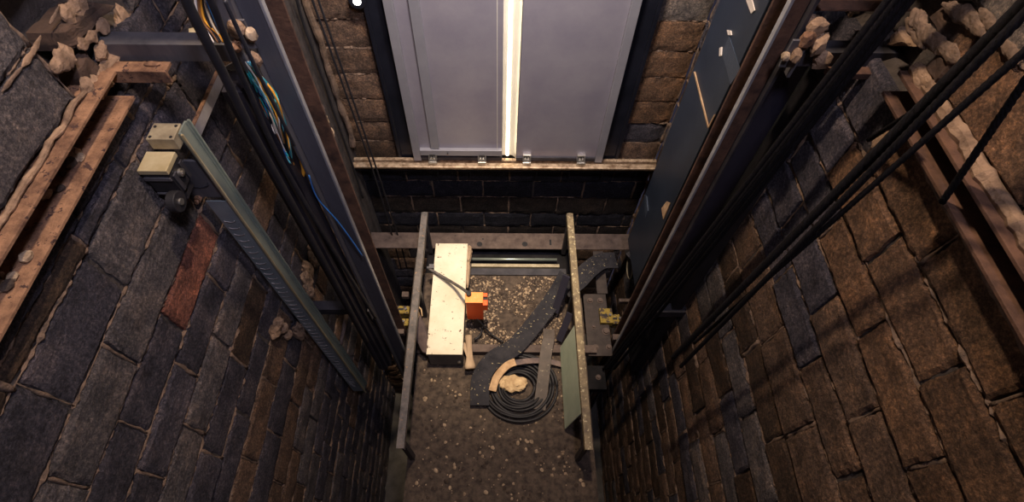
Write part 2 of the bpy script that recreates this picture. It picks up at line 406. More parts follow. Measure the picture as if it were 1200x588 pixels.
# pier in the left corner behind the guide rail
pc = [(-3.2, -3.36, None, None)]; fill(pc, ZT, ZB, .16)
wp = block_wall('wall_left_pier', lambda a, z, d: V((a, 2.10-d, z)), XL, -1.22, pc, seed=4, palette=[DBROWN, BROWN], ridge=1.1)
wp.name = 'wall_corner'
mb = MB(); mb.box(-1.40, -1.22, 2.14, 3.0, ZB, ZT); pr = mb.build('wall_pier', 'mortar_dark', origin=(0, 0, 0)); pr['kind'] = 'structure'
bc = [(-1.35, -1.565, None, None)]; z = -1.565
while z > ZB: bc.append((z, z-.215, None, None)); z -= .215
wb = block_wall('wall_back', lambda a, z, d: V((a, YB+d, z)), XL, XR, bc, seed=5, palette=[BLUE, BROWN], ridge=.8)
mb = MB(); mb.box(XL-.2, XR+.2, YB-.1, YF+.4, ZB-.1, ZB); fl = mb.build('floor', 'concrete', origin=(0, 0, ZB)); fl['kind'] = 'structure'
mb = MB(); mb.box(XL-.2, XR+.2, YB-1.2, YB-.01, -1.47, -1.35); f2 = mb.build('floor_landing', 'concrete', origin=(0, -1, -1.35)); f2['kind'] = 'structure'

# lumps of mortar and broken brick around the cavities where the rail brackets enter the walls
def wall_bits(parent, items):
    for (nm, c, r, sd, R, mat_) in items:
        b = MB(); b.lump(c, tuple(q*.85 for q in r), sd, 4, .55, R, 0, 2.2); b.build(nm, mat_, parent)
def L3(px, py, X): return at(px, py, X=X)
def smear(parent, X, path, w, seed, mat_='lump', flat=.45):
    """ragged band of squeezed-out mortar following a path on the wall"""
    P = [at(px, py, X=X) for px, py in path]; sgn = 1 if X < 0 else -1; L = [0]
    for i in range(1, len(P)): L.append(L[-1]+(P[i]-P[i-1]).length)
    n = max(10, int(L[-1]/.008)); seg = 18; vs = []
    for k in range(n+1):
        s_ = L[-1]*k/n; i = max(j for j in range(len(L)-1) if L[j] <= s_+1e-9); u = (s_-L[i])/(L[i+1]-L[i])
        c = P[i].lerp(P[i+1], u); d = (P[i+1]-P[i]).normalized(); a = d.cross(V((1, 0, 0))).normalized(); o_ = V((sgn, 0, 0))
        ww = w*(.75+.7*noise.noise(V((s_*9, seed*3.3, 0)))+.3*noise.noise(V((s_*30, seed, 5))))*min(1, .35+k/4, .35+(n-k)/4)
        for q in range(seg):
            t_ = 2*math.pi*q/seg; p = c+a*math.cos(t_)*ww+o_*math.sin(t_)*ww*flat
            r_ = 1+.35*noise.noise(p*38+V((seed, 0, 0)))+.30*noise.noise(p*85)
            vs.append(c+(p-c)*r_)
    fs = [(k*seg+q, k*seg+(q+1) % seg, (k+1)*seg+(q+1) % seg, (k+1)*seg+q) for k in range(n) for q in range(seg)]+[tuple(range(seg))[::-1], tuple(range(n*seg, (n+1)*seg))]
    b = MB(); b.add(vs, fs); b.build('mortar_lump', mat_, parent)
smear(wl, -1.39, [(62, 84), (72, 70), (84, 58)], .036, 1)
smear(wl, -1.39, [(92, 56), (104, 46), (116, 34), (127, 27)], .048, 2)
smear(wl, -1.395, [(112, 56), (122, 64), (129, 76), (124, 92), (112, 106), (98, 108)], .050, 3)
smear(wl, -1.39, [(127, 66), (134, 74)], .050, 4)
smear(wl, -1.44, [(139, 46), (148, 30), (160, 14), (174, -4)], .065, 5)
smear(wl, -1.40, [(74, 22), (84, 12), (100, 0)], .034, 6)
smear(wl, -1.46, [(160, 40), (172, 30), (178, 14)], .05, 7)
smear(wl, -1.395, [(26, 78), (38, 62), (48, 42)], .010, 8)
smear(wl, -1.395, [(58, 28), (64, 18), (70, 6)], .012, 9, 'mortar')
smear(wl, -1.395, [(2, 108), (14, 92), (26, 78)], .007, 10, 'mortar')
smear(wr, 1.30, [(1070, 12), (1082, 38), (1094, 48), (1108, 58), (1124, 72)], .026, 11, 'mortar')
smear(wr, 1.30, [(1104, 4), (1120, 12), (1140, 24), (1154, 42)], .022, 12, 'mortar')
smear(wr, 1.30, [(1148, 10), (1172, 44), (1196, 74)], .020, 13, 'mortar')
smear(wr, 1.30, [(1062, 22), (1074, 42), (1086, 56)], .030, 14, 'mortar')
smear(wr, 1.30, [(1020, 178), (1036, 160), (1052, 146)], .022, 15)
smear(wr, 1.29, [(1072, 98), (1082, 94), (1092, 104)], .050, 16)
smear(wr, 1.30, [(1074, 154), (1092, 196), (1108, 232), (1126, 262)], .012, 17, 'mortar')
def broken(parent, X, quad, th, sd, mat_='brick'):
    b = MB(); pts = [at(px, py, X=X) for px, py in quad]; s = 1 if X < 0 else -1
    n = 7; vs = []; rnd = random.Random(sd)
    for i in range(n+1):
        for j in range(n+1):
            u, w = i/n, j/n
            p = pts[0]*(1-u)*(1-w)+pts[1]*u*(1-w)+pts[2]*u*w+pts[3]*(1-u)*w
            e = 1 if min(u, 1-u, w, 1-w) > .01 else 0
            p = p+V((s*(e*.010+.008*noise.noise(p*30)), .010*noise.noise(p*25+V((5, 0, 0))), .010*noise.noise(p*25+V((9, 0, 0)))))
            vs.append(p)
    fs = [(i*(n+1)+j, i*(n+1)+j+1, (i+1)*(n+1)+j+1, (i+1)*(n+1)+j) for i in range(n) for j in range(n)]
    ring = [i*(n+1) for i in range(n+1)]+[n*(n+1)+j for j in range(1, n+1)]+[i*(n+1)+n for i in range(n-1, -1, -1)]+[j for j in range(n-1, 0, -1)]
    o = len(vs); vs += [vs[k]-V((s*th, 0, 0)) for k in ring]; m_ = len(ring)
    fs += [(ring[k], ring[(k+1) % m_], o+(k+1) % m_, o+k) for k in range(m_)]
    b.add(vs, fs); b.build('broken_brick', mat_, parent)
broken(wl, -1.40, [(66, 40), (104, 2), (135, 6), (80, 62)], .10, 1)
broken(wl, -1.41, [(99, 60), (116, 78), (104, 103), (84, 82)], .08, 2)
broken(wl, -1.46, [(176, 10), (232, 12), (232, 46), (168, 47)], .05, 3)
broken(wr, 1.32, [(1088, 22), (1112, 2), (1150, 40), (1124, 70)], .10, 4)
broken(wr, 1.31, [(1098, 62), (1124, 72), (1098, 100), (1086, 80)], .08, 5)
broken(wr, 1.38, [(1055, 32), (1071, 54), (1038, 54), (1048, 40)], .05, 6, 'lump')

# ------------------------------------------------------------------ door frame, landing and light beyond
mb = MB()
mb.box(-.835, -.70, 2.965, 3.12, DZ, -.35); mb.box(.835, .965, 2.965, 3.12, DZ, -.35); mb.box(-.835, .965, 2.965, 3.12, -.5, -.35)
mb.box(-.85, -.825, 2.945, 3.0, DZ, -.35); mb.box(.95, .975, 2.945, 3.0, DZ, -.35)
o = mb.build('trim_1', 'frame', bevel=.003, origin=(0, 3, DZ)); o['kind'] = 'structure'
mb = MB(); mb.box(-.9, 1.0, 3.35, 3.4, DZ, -.3); mb.box(-.9, 1.0, 3.1, 3.4, DZ-.02, DZ); mb.box(-.9, 1.0, 3.1, 3.4, -.32, -.3)
mb.box(-.92, -.9, 3.1, 3.4, DZ, -.3); mb.box(1.0, 1.02, 3.1, 3.4, DZ, -.3)
o = mb.build('wall_landing', 'concrete', origin=(0, 3.35, DZ)); o['kind'] = 'structure'
CXS = .055
t = thing('strip_light', 'bright warm strip of light glowing through the gap between the closed lift doors', 'light', (CXS, 2.98, DZ))
mb = MB(); mb.tube([(CXS, 2.976, DZ+.03), (CXS, 2.976, -.45)], .0125, 16); mb.build('lit_tube', emit('lit_tube', (1, .84, .58), 9), t)
mb = MB(); mb.box(CXS-.05, CXS+.05, 3.002, 3.05, DZ, -.44); mb.build('housing', 'steel', t)

# ------------------------------------------------------------------ landing door panels
PZ = -3.225
def shoe(parent, x):
    b = MB()
    b.prism([(2.895, -3.155), (2.90, -3.145), (2.925, -3.145), (2.925, -3.215), (2.87, -3.215), (2.87, -3.195)], 'x', x-.034, x-.024)
    b.prism([(2.895, -3.155), (2.90, -3.145), (2.925, -3.145), (2.925, -3.215), (2.87, -3.215), (2.87, -3.195)], 'x', x+.024, x+.034)
    b.box(x-.034, x+.034, 2.90, 2.925, -3.156, -3.142); b.box(x-.034, x+.034, 2.865, 2.90, -3.222, -3.195)
    b.cyl((x-.012, 2.90, -3.175), (x-.012, 2.885, -3.175), .010, 10); b.cyl((x+.012, 2.90, -3.175), (x+.012, 2.885, -3.175), .010, 10)
    s = b.build('guide_shoe', 'silver', parent, 'silver sliding shoe in the sill groove', bevel=.002)
    b = MB(); b.box(x-.022, x+.022, 2.899, 2.903, -3.19, -3.158); b.build('slot', 'black', s)
lp = thing('lift_door_panel', 'left closed grey lift door panel with raised vertical stiffeners and bottom rail', 'door panel', (-.33, 2.93, PZ), None)
mb = MB(); mb.box(-.715, CXS-.045, 2.935, 2.960, PZ+.01, -.42); mb.build('door_sheet', 'door', lp)
mb = MB(); mb.box(-.715, -.655, 2.905, 2.935, PZ, -.42); mb.build('edge_stile', 'door_edge', lp, bevel=.003)
mb = MB(); mb.box(-.563, -.497, 2.912, 2.935, -3.09, -.42); mb.build('stiffener', 'door_edge', lp, bevel=.003)
mb = MB(); mb.box(-.654, CXS-.047, 2.900, 2.934, -3.155, -3.095); mb.build('bottom_rail', 'door_edge', lp, bevel=.002)
mb = MB(); mb.box(-.654, CXS-.047, 2.912, 2.934, -3.222, -3.185); mb.cyl((-.43, 2.90, -3.12), (-.43, 2.885, -3.12), .006, 8); mb.build('lower_bar', 'steel_dark', lp, bevel=.002)
rp = thing('lift_door_panel', 'right closed grey lift door panel, plain sheet with one edge stile', 'door panel', (.45, 2.93, PZ), None)
mb = MB(); mb.box(CXS+.070, .775, 2.925, 2.955, PZ+.035, -.42); mb.build('door_sheet', 'door', rp)
mb = MB(); mb.box(.776, .835, 2.900, 2.935, PZ, -.42); mb.build('edge_stile', 'door_edge', rp, bevel=.003)
mb = MB(); mb.box(CXS+.07, .775, 2.912, 2.934, -3.222, -3.185); mb.build('lower_bar', 'steel_dark', rp, bevel=.002)
for x in (-.557, -.154): shoe(lp, x)
for x in (.213, .657): shoe(rp, x)
# rolled meeting edges: quarter-round lips hollowed to catch the gap light and widen its glow
def lip(parent, xo, xi):
    b = MB(); n = 10; prof = []
    for k in range(n+1):
        t_ = k/n*math.pi/2; prof.append((xo+(xi-xo)*(1-math.cos(t_)), 2.925+.050*math.sin(t_)))
    prof += [(xi, 3.0), (xo+(.004 if xo > xi else -.004), 3.0), (xo+(.004 if xo > xi else -.004), 2.925)]
    b.prism(prof, 'z', PZ+.005, -.42); b.build('meeting_edge', 'cream_edge', parent, 'pale rolled edge beside the gap, shaped to catch its glow')
M['cream_edge'] = noisy('meeting_edge', (.62, .58, .50), (.70, .66, .58), 5, .35, .1, .3, .7, 0)
lip(lp, CXS-.082, CXS-.016); lip(rp, CXS+.070, CXS+.016)

# ------------------------------------------------------------------ sill with grooves, and the angle under it
mb = MB()
prof = [(2.948, -3.230), (2.920, -3.230), (2.920, -3.300), (2.893, -3.300), (2.893, -3.232), (2.850, -3.232), (2.845, -3.236), (2.845, -3.250), (2.885, -3.250), (2.885, -3.308), (2.948, -3.308)]
mb.prism(prof, 'x', -1.275, 1.295)
o = mb.build('door_sill', 'sill', bevel=.002); tag(o, 'long worn brass-brown grooved sill under the lift doors', 'door sill')
mb = MB()
mb.prism([(2.985, -3.310), (2.985, -3.43), (2.975, -3.43), (2.975, -3.320), (2.880, -3.320), (2.880, -3.310)], 'x', -1.25, 1.29)
for k in range(9): mb.box(-1.1+k*.28, -1.09+k*.28, 2.89, 2.974, -3.39, -3.321)
o = mb.build('support_angle', 'dark'); tag(o, 'ribbed steel angle carrying the door sill, under-sill shade put into its colour', 'steel angle')  # near-black colour carries the shadow band under the sill
rnd = random.Random(3)
mb = MB()
for k in range(90):
    x = rnd.uniform(-.6, 1.2); mb.lump((x, rnd.uniform(2.922, 2.944), -3.226), [rnd.uniform(.003, .008)]*3, k, 1, .4)
o = mb.build('grit', 'stone_light'); tag(o, 'pale grit lying along the back edge of the door sill', 'grit'); o['kind'] = 'stuff'

# ------------------------------------------------------------------ small round lamp left of the doors
p = at(418, 3, Y=2.93)
t = thing('bulkhead_lamp', 'small round black lamp with a white lit centre on bricks left of the doors', 'lamp', (p.x, 3.0, p.z))
mb = MB(); mb.cyl((p.x, 3.0, p.z), (p.x, 2.94, p.z), .062, 28, r1=.052); mb.build('housing', 'frame', t, bevel=.004)
mb = MB(); mb.lump((p.x, 2.94, p.z), (.024, .012, .024), 1, 3, 0); mb.build('lens', emit('lamp_lens', (1, .97, .9), 12), t)

# ------------------------------------------------------------------ embedded rusty channels
def channel(name, label, X, s, z1, z0, y0, y1, depth, tip, mat_):
    b = MB(); xb = X-s*depth; xt = X+s*tip; th = .012
    prof = [(xt, z1), (xb, z1), (xb, z0), (xt, z0), (xt, z0+th), (xb+s*th, z0+th), (xb+s*th, z1-th), (xt, z1-th)]
    b.prism(prof, 'y', y0, y1); o_ = b.build(name, mat_, bevel=.002); return tag(o_, label, 'steel channel')
channel('steel_channel', 'orange-rusted steel channel lying level in a slot of the left block wall', XL, 1, -1.193, -1.315, YB, 1.48, .08, .057, 'rust')
channel('steel_channel', 'dark brown-red steel channel lying level in a slot of the right block wall', XR, -1, -1.072, -1.165, YB, 1.36, .08, .055, 'rust_dark')
def crust(name, label, X, s, y0, y1, z, w, seed, mat_='lump', r=.02):
    b = MB(); n = int((y1-y0)/.02); pts = []; rs = []
    for i in range(n+1):
        y = y0+(y1-y0)*i/n; k = .95+.35*noise.noise(V((y*7, seed, 0)))+.4*noise.noise(V((y*31, seed, 3)))+.3*noise.noise(V((y*67, seed, 3)))
        pts.append(V((X+s*(.01+.008*noise.noise(V((y*9, 5, seed)))), y, z+.008*noise.noise(V((y*12, 2, seed)))))); rs.append(max(.005, r*k))
    b.tube(pts, rs, 8, 0, smooth=False); return b.build(name, mat_, parent=(wl if s > 0 else wr))
crust('mortar_bead', '', XL, 1, YB, 1.36, -1.180, .02, 1, 'lump', .010)
crust('mortar_bead', '', XR, -1, YB, 1.36, -1.060, .02, 2, 'lump', .024)
crust('mortar_bead', '', XR, -1, YB, 1.30, -1.190, .02, 3, 'mortar', .018)
rnd = random.Random(5)
for k in range(26):
    y = rnd.uniform(.45, 1.2) if k > 8 else rnd.uniform(.5, .8)
    b = MB(); r = rnd.uniform(.008, .022); b.lump((-1.41+rnd.uniform(-.03, .03), y, -1.303+r*.55), (r, r*1.2, r*.7), k, 2, .4)
    o = b.build('rubble_stone', 'stone_light' if k % 3 else 'stone_dark'); tag(o, 'small stone on the lower flange of the left rusty channel', 'stone', 'stones in the left channel')

# ------------------------------------------------------------------ guide rails, uprights, brackets
def prism_thing(name, prof, z0, z1, mat_, label, cat, parent=None, bevel=.002):
    b = MB(); b.prism(prof, 'z', z0, z1); o_ = b.build(name, mat_, parent, bevel=bevel)
    return tag(o_, label, cat) if parent is None else o_
RY = 1.60
t = thing('guide_rail', 'tall grey steel guide rail left of the doors, running down beside the car', 'guide rail', (-.87, RY, ZB))
prism_thing('rail_flange', [(-.905, RY-.02), (-.892, RY-.02), (-.892, RY+.06), (-.905, RY+.06)], ZB, ZT, 'rail', '', '', t)
prism_thing('rail_blade', [(-.891, RY+.018), (-.812, RY+.018), (-.812, RY+.034), (-.891, RY+.034)], ZB, ZT, 'rail', '', '', t)
prism_thing('highlight_edge', [(-.811, RY+.013), (-.800, RY+.013), (-.800, RY+.039), (-.811, RY+.039)], ZB, ZT, 'rail_glint', '', '', t)  # thin strip standing in for the highlight on the blade tip
t = thing('guide_rail', 'tall grey steel guide rail on the right, between navy trunking and purple-grey plate', 'guide rail', (1.0, RY, ZB))
prism_thing('rail_flange', [(1.035, RY-.01), (1.022, RY-.01), (1.022, RY+.05), (1.035, RY+.05)], ZB, ZT, 'steel_dark', '', '', t)
prism_thing('rail_blade', [(1.021, RY+.018), (.967, RY+.018), (.967, RY+.034), (1.021, RY+.034)], ZB, ZT, 'rust_dark', '', '', t)
prism_thing('highlight_edge', [(.966, RY+.013), (.955, RY+.013), (.955, RY+.039), (.966, RY+.039)], ZB, ZT, 'rail_glint', '', '', t)
prism_thing('steel_upright', [(-.885, 1.77), (-.80, 1.77), (-.80, 1.785), (-.87, 1.785), (-.87, 1.86), (-.885, 1.86)], ZB, ZT, 'rust_dark', 'brown rusted steel upright directly behind the left guide rail', 'steel upright')
prism_thing('steel_upright', [(1.06, 1.77), (.985, 1.77), (.985, 1.785), (1.045, 1.785), (1.045, 1.86), (1.06, 1.86)], ZB, ZT, 'rust_dark', 'brown rusted steel upright between navy trunking and right guide rail', 'steel upright')
# flat plate right of the right rail
mb = MB(); mb.box(1.045, 1.205, 1.70, 1.712, -3.95, -1.27)
o = mb.build('steel_plate', 'plate', bevel=.002); tag(o, 'long purple-grey flat plate hanging right of the right guide rail', 'plate')
def bracket(label, s, xw, xr, y, z1, z0, mat_):
    t_ = thing('rail_bracket', label, 'bracket', (xw, y, z0))
    b = MB(); th = .008; a, c_ = sorted((xw, xr))
    b.prism([(y, z1), (y, z0), (y+th, z0), (y+th, z1-th), (y+.07, z1-th), (y+.07, z1)], 'x', a, c_); b.build('arm', mat_, t_, bevel=.002)
    b = MB(); b.box(xr-.006, xr+.006, y-.025, y+.14, z0-.03, z1+.03); b.build('end_plate', 'steel', t_, bevel=.002)
    for dz in (-.0, .05):
        b = MB(); b.cyl((xr-.006*s, y+.02, z0+.012+dz), (xr+s*.022, y+.02, z0+.012+dz), .013, 6); b.build('bolt', 'steel', t_)
    return t_
bracket('dark steel rail bracket reaching from the crumbled hole in left wall to the rail', 1, -1.50, -.915, 1.56, -1.145, -1.215, 'steel')
bracket('dark steel rail bracket reaching from the crumbled hole in right wall to the rail', -1, 1.42, 1.045, 1.57, -1.165, -1.225, 'steel_dark')
bracket('lower left steel rail bracket, low in the shaft above the car', 1, -1.40, -.915, 1.58, -3.30, -3.38, 'steel_dark')
bracket('lower right steel rail bracket, low in the shaft beside the ropes', -1, 1.31, 1.045, 1.58, -3.30, -3.38, 'steel_dark')
mb = MB(); z = -1.20
mb.prism([(1.485, z), (1.54, z), (1.54, z-.012), (1.497, z-.012), (1.497, z-.05), (1.485, z-.05)], 'x', -1.46, -1.175)
mb.lump((-1.23, 1.52, z+.005), (.03, .012, .008), 4, 2, .3)
o = mb.build('steel_stub', 'rust', bevel=.002); tag(o, 'short rusty angle stub poking from the left wall hole, under the bracket', 'steel stub')
mb = MB(); mb.prism([(1.52, -1.215), (1.56, -1.215), (1.56, -1.24), (1.52, -1.24)], 'x', 1.17, 1.40)
o = mb.build('steel_stub', 'rust_dark', bevel=.002); tag(o, 'thin brown bar poking from the right wall hole, under the bracket', 'steel stub')
# level ledge of old steel above the right bracket
mb = MB(); mb.prism([(1.60, -1.02), (1.72, -1.02), (1.72, -1.10), (1.712, -1.10), (1.712, -1.028), (1.60, -1.028)], 'x', 1.06, 1.36)
o = mb.build('ledge_angle', 'rust_dark', bevel=.002); tag(o, 'brown dusty steel angle ledge above the right rail bracket', 'steel angle')
# clip plates and chips on the rails at the upper brackets
def clip(label, X, s, y, z, chips):
    t_ = thing('rail_clip', label, 'rail clip', (X, y, z))
    b = MB(); b.box(X-.004, X+.05*s if s > 0 else X+.004, y-.055, y-.045, z-.06, z+.05) if s > 0 else b.box(X-.05, X+.004, y-.055, y-.045, z-.06, z+.05)
    b.build('clip_plate', 'steel', t_, bevel=.002)
    for k, (dx, dy, dz, r, mt) in enumerate(chips):
        b = MB(); b.lump((X+dx, y+dy, z+dz), (r, r*.7, r*1.2), k+int(abs(X)*50), 2, .5, rotZ(40*k)); b.build('broken_chip', mt, t_)
clip('steel clip with orange chips and a white chip on the left rail bracket', -.90, 1, 1.60, -1.09,
     [(.02, -.07, .03, .028, 'lump'), (.055, -.06, .0, .022, 'stone_light'), (.0, -.08, -.03, .02, 'rust'), (.045, -.08, -.08, .024, 'lump')])
clip('steel clip piled with orange mortar chips on the right rail bracket', 1.04, -1, 1.60, -1.15,
     [(.02, -.03, .08, .032, 'lump'), (.05, -.05, .03, .034, 'lump'), (-.02, -.07, .0, .024, 'lump'), (-.05, -.06, -.01, .016, 'stone_light'), (.09, -.05, -.03, .03, 'lump'), (.0, -.05, .05, .03, 'rust')])
for (px, py, r) in [(951, 24, .02), (962, 31, .02), (988, 66, .022), (985, 60, .018)]:
    b = MB(); q = at(px, py, Y=1.62); b.lump((q.x, q.y, q.z), (r*1.4, r, r), px, 2, .45)
    o = b.build('rubble_stone', 'lump'); tag(o, 'mortar chip resting on the steel ledge beside right rail bracket', 'stone', 'chips on the right ledge')

# ------------------------------------------------------------------ navy trunking on the right
t = thing('trunking_or_shade', 'wide navy painted steel trunking standing right of the doors, scratched', 'trunking', (1.2, 2.2, -3.55))
mb = MB(); mb.box(1.05, 1.26, 1.92, 2.36, -3.55, ZT); mb.build('housing', 'navy', t, bevel=.004)
def flat_on(X, quad, mat_, nm, lab=None):
    b = MB(); pts = [at(px, py, X=X) for px, py in quad]; n = len(pts)
    b.add([p for p in pts]+[p+V((.0045, 0, 0)) for p in pts], [tuple(range(n)), tuple(range(n, 2*n))[::-1]]+[(i, (i+1) % n, (i+1) % n+n, i+n) for i in range(n)])
    b.build(nm, mat_, t, lab)
flat_on(1.046, [(855, 38), (866, 80), (859, 96), (846, 64)], 'frame_line', 'hatch', 'grey outlined hatch') if False else None
M['navy_light'] = noisy('navy_light', (.045, .06, .09), (.06, .08, .115), 6, .4, .2)
flat_on(1.046, [(854, 42), (867, 82), (856, 99), (846, 64)], 'navy_light', 'hatch', 'slightly lighter hatch cover')
flat_on(1.044, [(851.5, 35), (856, 36), (857, 41), (853, 41)], 'w_white', 'sticker', 'cream sticker')
flat_on(1.044, [(843, 56), (845.5, 55), (845, 65), (842.5, 66)], 'w_white', 'sticker', 'cream sticker')
flat_on(1.044, [(874, 0), (881, 0), (884, 12), (880, 16)], 'w_white', 'sticker', 'cream sticker')
flat_on(1.044, [(812.5, 84), (814, 84), (830, 148), (829, 150)], 'strap', 'scratch', 'long pale scratch')
flat_on(1.044, [(829, 150), (830.5, 149), (838, 134), (836.5, 134)], 'strap', 'scratch', 'pale scratch')
flat_on(1.044, [(775, 244), (781, 236), (785, 238), (777, 257)], 'strap', 'tag', 'tan tag')
flat_on(1.044, [(755, 228), (757.5, 230), (759, 247), (756, 256)], 'navy_light', 'tag', 'pale label')
# black box added to stand for the shade in the gap by the right wall
mb = MB(); mb.box(1.215, 1.285, 1.60, 1.86, -4.6, -1.32)
o = mb.build('trunking_or_shade', 'black', bevel=.003); tag(o, 'matt black box standing in for the shade between plate and hoisting ropes', 'trunking')

# ------------------------------------------------------------------ left trunking and hoses
t = thing('trunking_or_shade', 'dark grey-purple cable trunking running down beside the left guide rail', 'trunking', (-.97, 1.55, -4.3))
M['trunk'] = noisy('dark_trunking', (.014, .013, .02), (.032, .03, .04), 5, .5, .2)
mb = MB(); mb.prism([(-1.03, 1.50), (-.955, 1.50), (-.955, 1.53), (-.93, 1.53), (-.93, 1.62), (-1.03, 1.62)], 'z', -4.3, -1.30); mb.build('housing', 'trunk', t, bevel=.003)
mb = MB(); mb.box(-1.005, -.985, 1.492, 1.4995, -4.3, -1.32); mb.build('cover_rib', 'steel_dark', t, bevel=.001)
def hose(pts, r, mat_, label, cat='cable', name='cable', seg=10, n=40, sag=0, seed=0, wob=0):
    P = [V(p) for p in pts]; out = []
    L = [0]
    for i in range(1, len(P)): L.append(L[-1]+(P[i]-P[i-1]).length)
    for k in range(n+1):
        s_ = L[-1]*k/n; i = max(j for j in range(len(L)-1) if L[j] <= s_+1e-9); u = (s_-L[i])/(L[i+1]-L[i])
        p0 = P[max(i-1, 0)]; p1 = P[i]; p2 = P[i+1]; p3 = P[min(i+2, len(P)-1)]
        q = .5*((2*p1)+(-p0+p2)*u+(2*p0-5*p1+4*p2-p3)*u*u+(-p0+3*p1-3*p2+p3)*u**3)
        if wob: q = q+wob*V((noise.noise(V((s_*5, seed, 0))), noise.noise(V((s_*5, seed, 4))), 0))
        out.append(q)
    b = MB(); b.tube(out, r, seg); o_ = b
    if label is None: return b
    return tag(b.build(name, mat_), label, cat)
hose([at(208, -40, Y=1.36), at(218, 0, Y=1.36), at(260, 83, Y=1.38), at(300, 163, Y=1.40), at(365, 280, Y=1.42), at(430, 400, Y=1.42)], .016, 'black', 'thick black hose running down the left side, outermost of the left hoses')
hose([at(232, -35, Y=1.42), at(247, 0, Y=1.42), at(270, 58, Y=1.44), at(292, 108, Y=1.46), at(330, 190, Y=1.47), at(395, 300, Y=1.47), at(440, 372, Y=1.47)], .011, 'black', 'black hose looping over the left rail bracket, nearer to the left guide rail')
hose([at(263, 0, Y=1.45), at(300, 80, Y=1.45), at(345, 170, Y=1.47)], .007, 'w_cable_black', 'thin black cable against the wires beside the left guide rail')
# bundle of coloured wires
t = thing('wire_bundle', 'loose bundle of teal, white and orange wires hanging beside the left rail', 'wires', at(300, 120, Y=1.53))
rnd = random.Random(11)
for k in range(26):
    mt = ['w_teal', 'w_sky', 'w_white', 'w_blue', 'w_amber', 'w_white', 'w_teal', 'w_brown', 'w_sky', 'w_teal', 'w_cable_black', 'w_amber', 'w_white'][k % 13]
    a = rnd.uniform(-1, 1); pts = []
    L_ = rnd.uniform(.75, 1)
    for j in range(7):
        u = j/6*L_; wd = 16*math.sin(math.pi*min(1, u*.85+.12))*(1-.35*u)
        px = 287+62*u+a*wd*.9+rnd.uniform(-2, 2)+5*math.sin(u*5); py = 72+125*u
        pts.append(at(px, py, Y=1.565+rnd.uniform(-.03, .02)))
    hose(pts, rnd.uniform(.0026, .0042), mt, None, n=24, seg=6).build('wire', mt, t)
t = thing('wire_bundle', 'arc of white and amber wires behind the black hoses above left bracket', 'wires', at(240, 30, Y=1.5))
for k, (x0, x1, x2, mt) in enumerate([(229, 233, 250, 'w_white'), (236, 240, 262, 'w_amber'), (240, 247, 262, 'w_white'), (243, 252, 266, 'w_blue'), (247, 256, 270, 'w_white'), (233, 237, 256, 'w_brown'), (238, 244, 258, 'w_cable_black')]):
    hose([at(x0+3, -20, Y=1.50), at(x0, 0, Y=1.50), at(x1, 24, Y=1.49), at(x2-6, 40, Y=1.48), at(x2, 50, Y=1.47)], .0045, mt, None, n=24, seg=6).build('wire', mt, t)
mb = MB(); q = at(233, 40, X=-1.2); mb.box(q.x-.03, q.x+.03, q.y-.02, q.y+.02, q.z-.02, q.z+.02, R=rotZ(20)); 
o = mb.build('junction_box', 'brass', bevel=.003); tag(o, 'small pale yellow box behind the hoses at the upper left', 'junction box')
# grey flat cover plate at the top, between hose and rail
mb = MB()
pts = [at(244, -5, Y=1.55), at(268, -5, Y=1.55), at(283, 34, Y=1.55), at(271, 44, Y=1.55)]
mb.add(pts+[p+V((0, .008, 0)) for p in pts], [(0, 1, 2, 3), (7, 6, 5, 4), (0, 4, 5, 1), (1, 5, 6, 2), (2, 6, 7, 3), (3, 7, 4, 0)])
o = mb.build('cover_plate', 'steel', bevel=.001); tag(o, 'grey flat plate behind the black hose left of the left rail top', 'plate')
# amber hose stub near the rail
hose([at(353, 186, Y=1.6), at(356, 199, Y=1.6), at(353, 208, Y=1.6)], .011, 'w_amber', 'short amber yellow hose end beside the left guide rail below the wires', n=8)
hose([at(362, 205, Y=1.58), at(372, 232, Y=1.58), at(398, 262, Y=1.58), at(425, 300, Y=1.58)], .004, 'w_blue', 'thin blue wire trailing down along the left guide rail', n=20, seg=6)
# flat bar on the left wall
t = thing('flat_bar', 'pale grey flat bar running level along the left wall below the bracket', 'flat bar', (-1.34, 1.8, -1.68))
p0 = at(222, 160, X=-1.34); p1 = at(257, 82, X=-1.34); fz = p1.z; fz0 = at(264, 96, X=-1.34).z
mb = MB(); mb.box(-1.345, -1.337, p0.y, p1.y, fz-.058, fz); mb.build('bar', 'steel_pale', t, bevel=.001) if 'steel_pale' in M else None
M['steel_pale'] = noisy('pale_steel', (.20, .18, .18), (.36, .33, .31), 10, .5, .35, .3, .7, .1)
if not t.children: mb.build('bar', 'steel_pale', t, bevel=.001)
mb = MB(); mb.box(-1.352, -1.336, p0.y, p1.y, fz+.001, fz+.007); mb.build('rusty_edge', 'rust', t, 'orange rusty top edge')
mb = MB(); qd = [at(258, 82, Y=1.72), at(264, 97, Y=1.72), at(300, 80, Y=1.72), at(306, 64, Y=1.72), at(298, 58, Y=1.72)]
mb.add(qd+[p+V((0, .008, 0)) for p in qd], [(0, 1, 2, 3, 4), (9, 8, 7, 6, 5)]+[(i, (i+1) % 5, (i+1) % 5+5, i+5) for i in range(5)])
qh = at(270, 84, Y=1.72); mb.cyl((qh.x, qh.y-.001, qh.z), (qh.x, qh.y-.003, qh.z), .012, 10, 1); mb.build('cross_tab', ['steel', 'black'], t, bevel=.001)

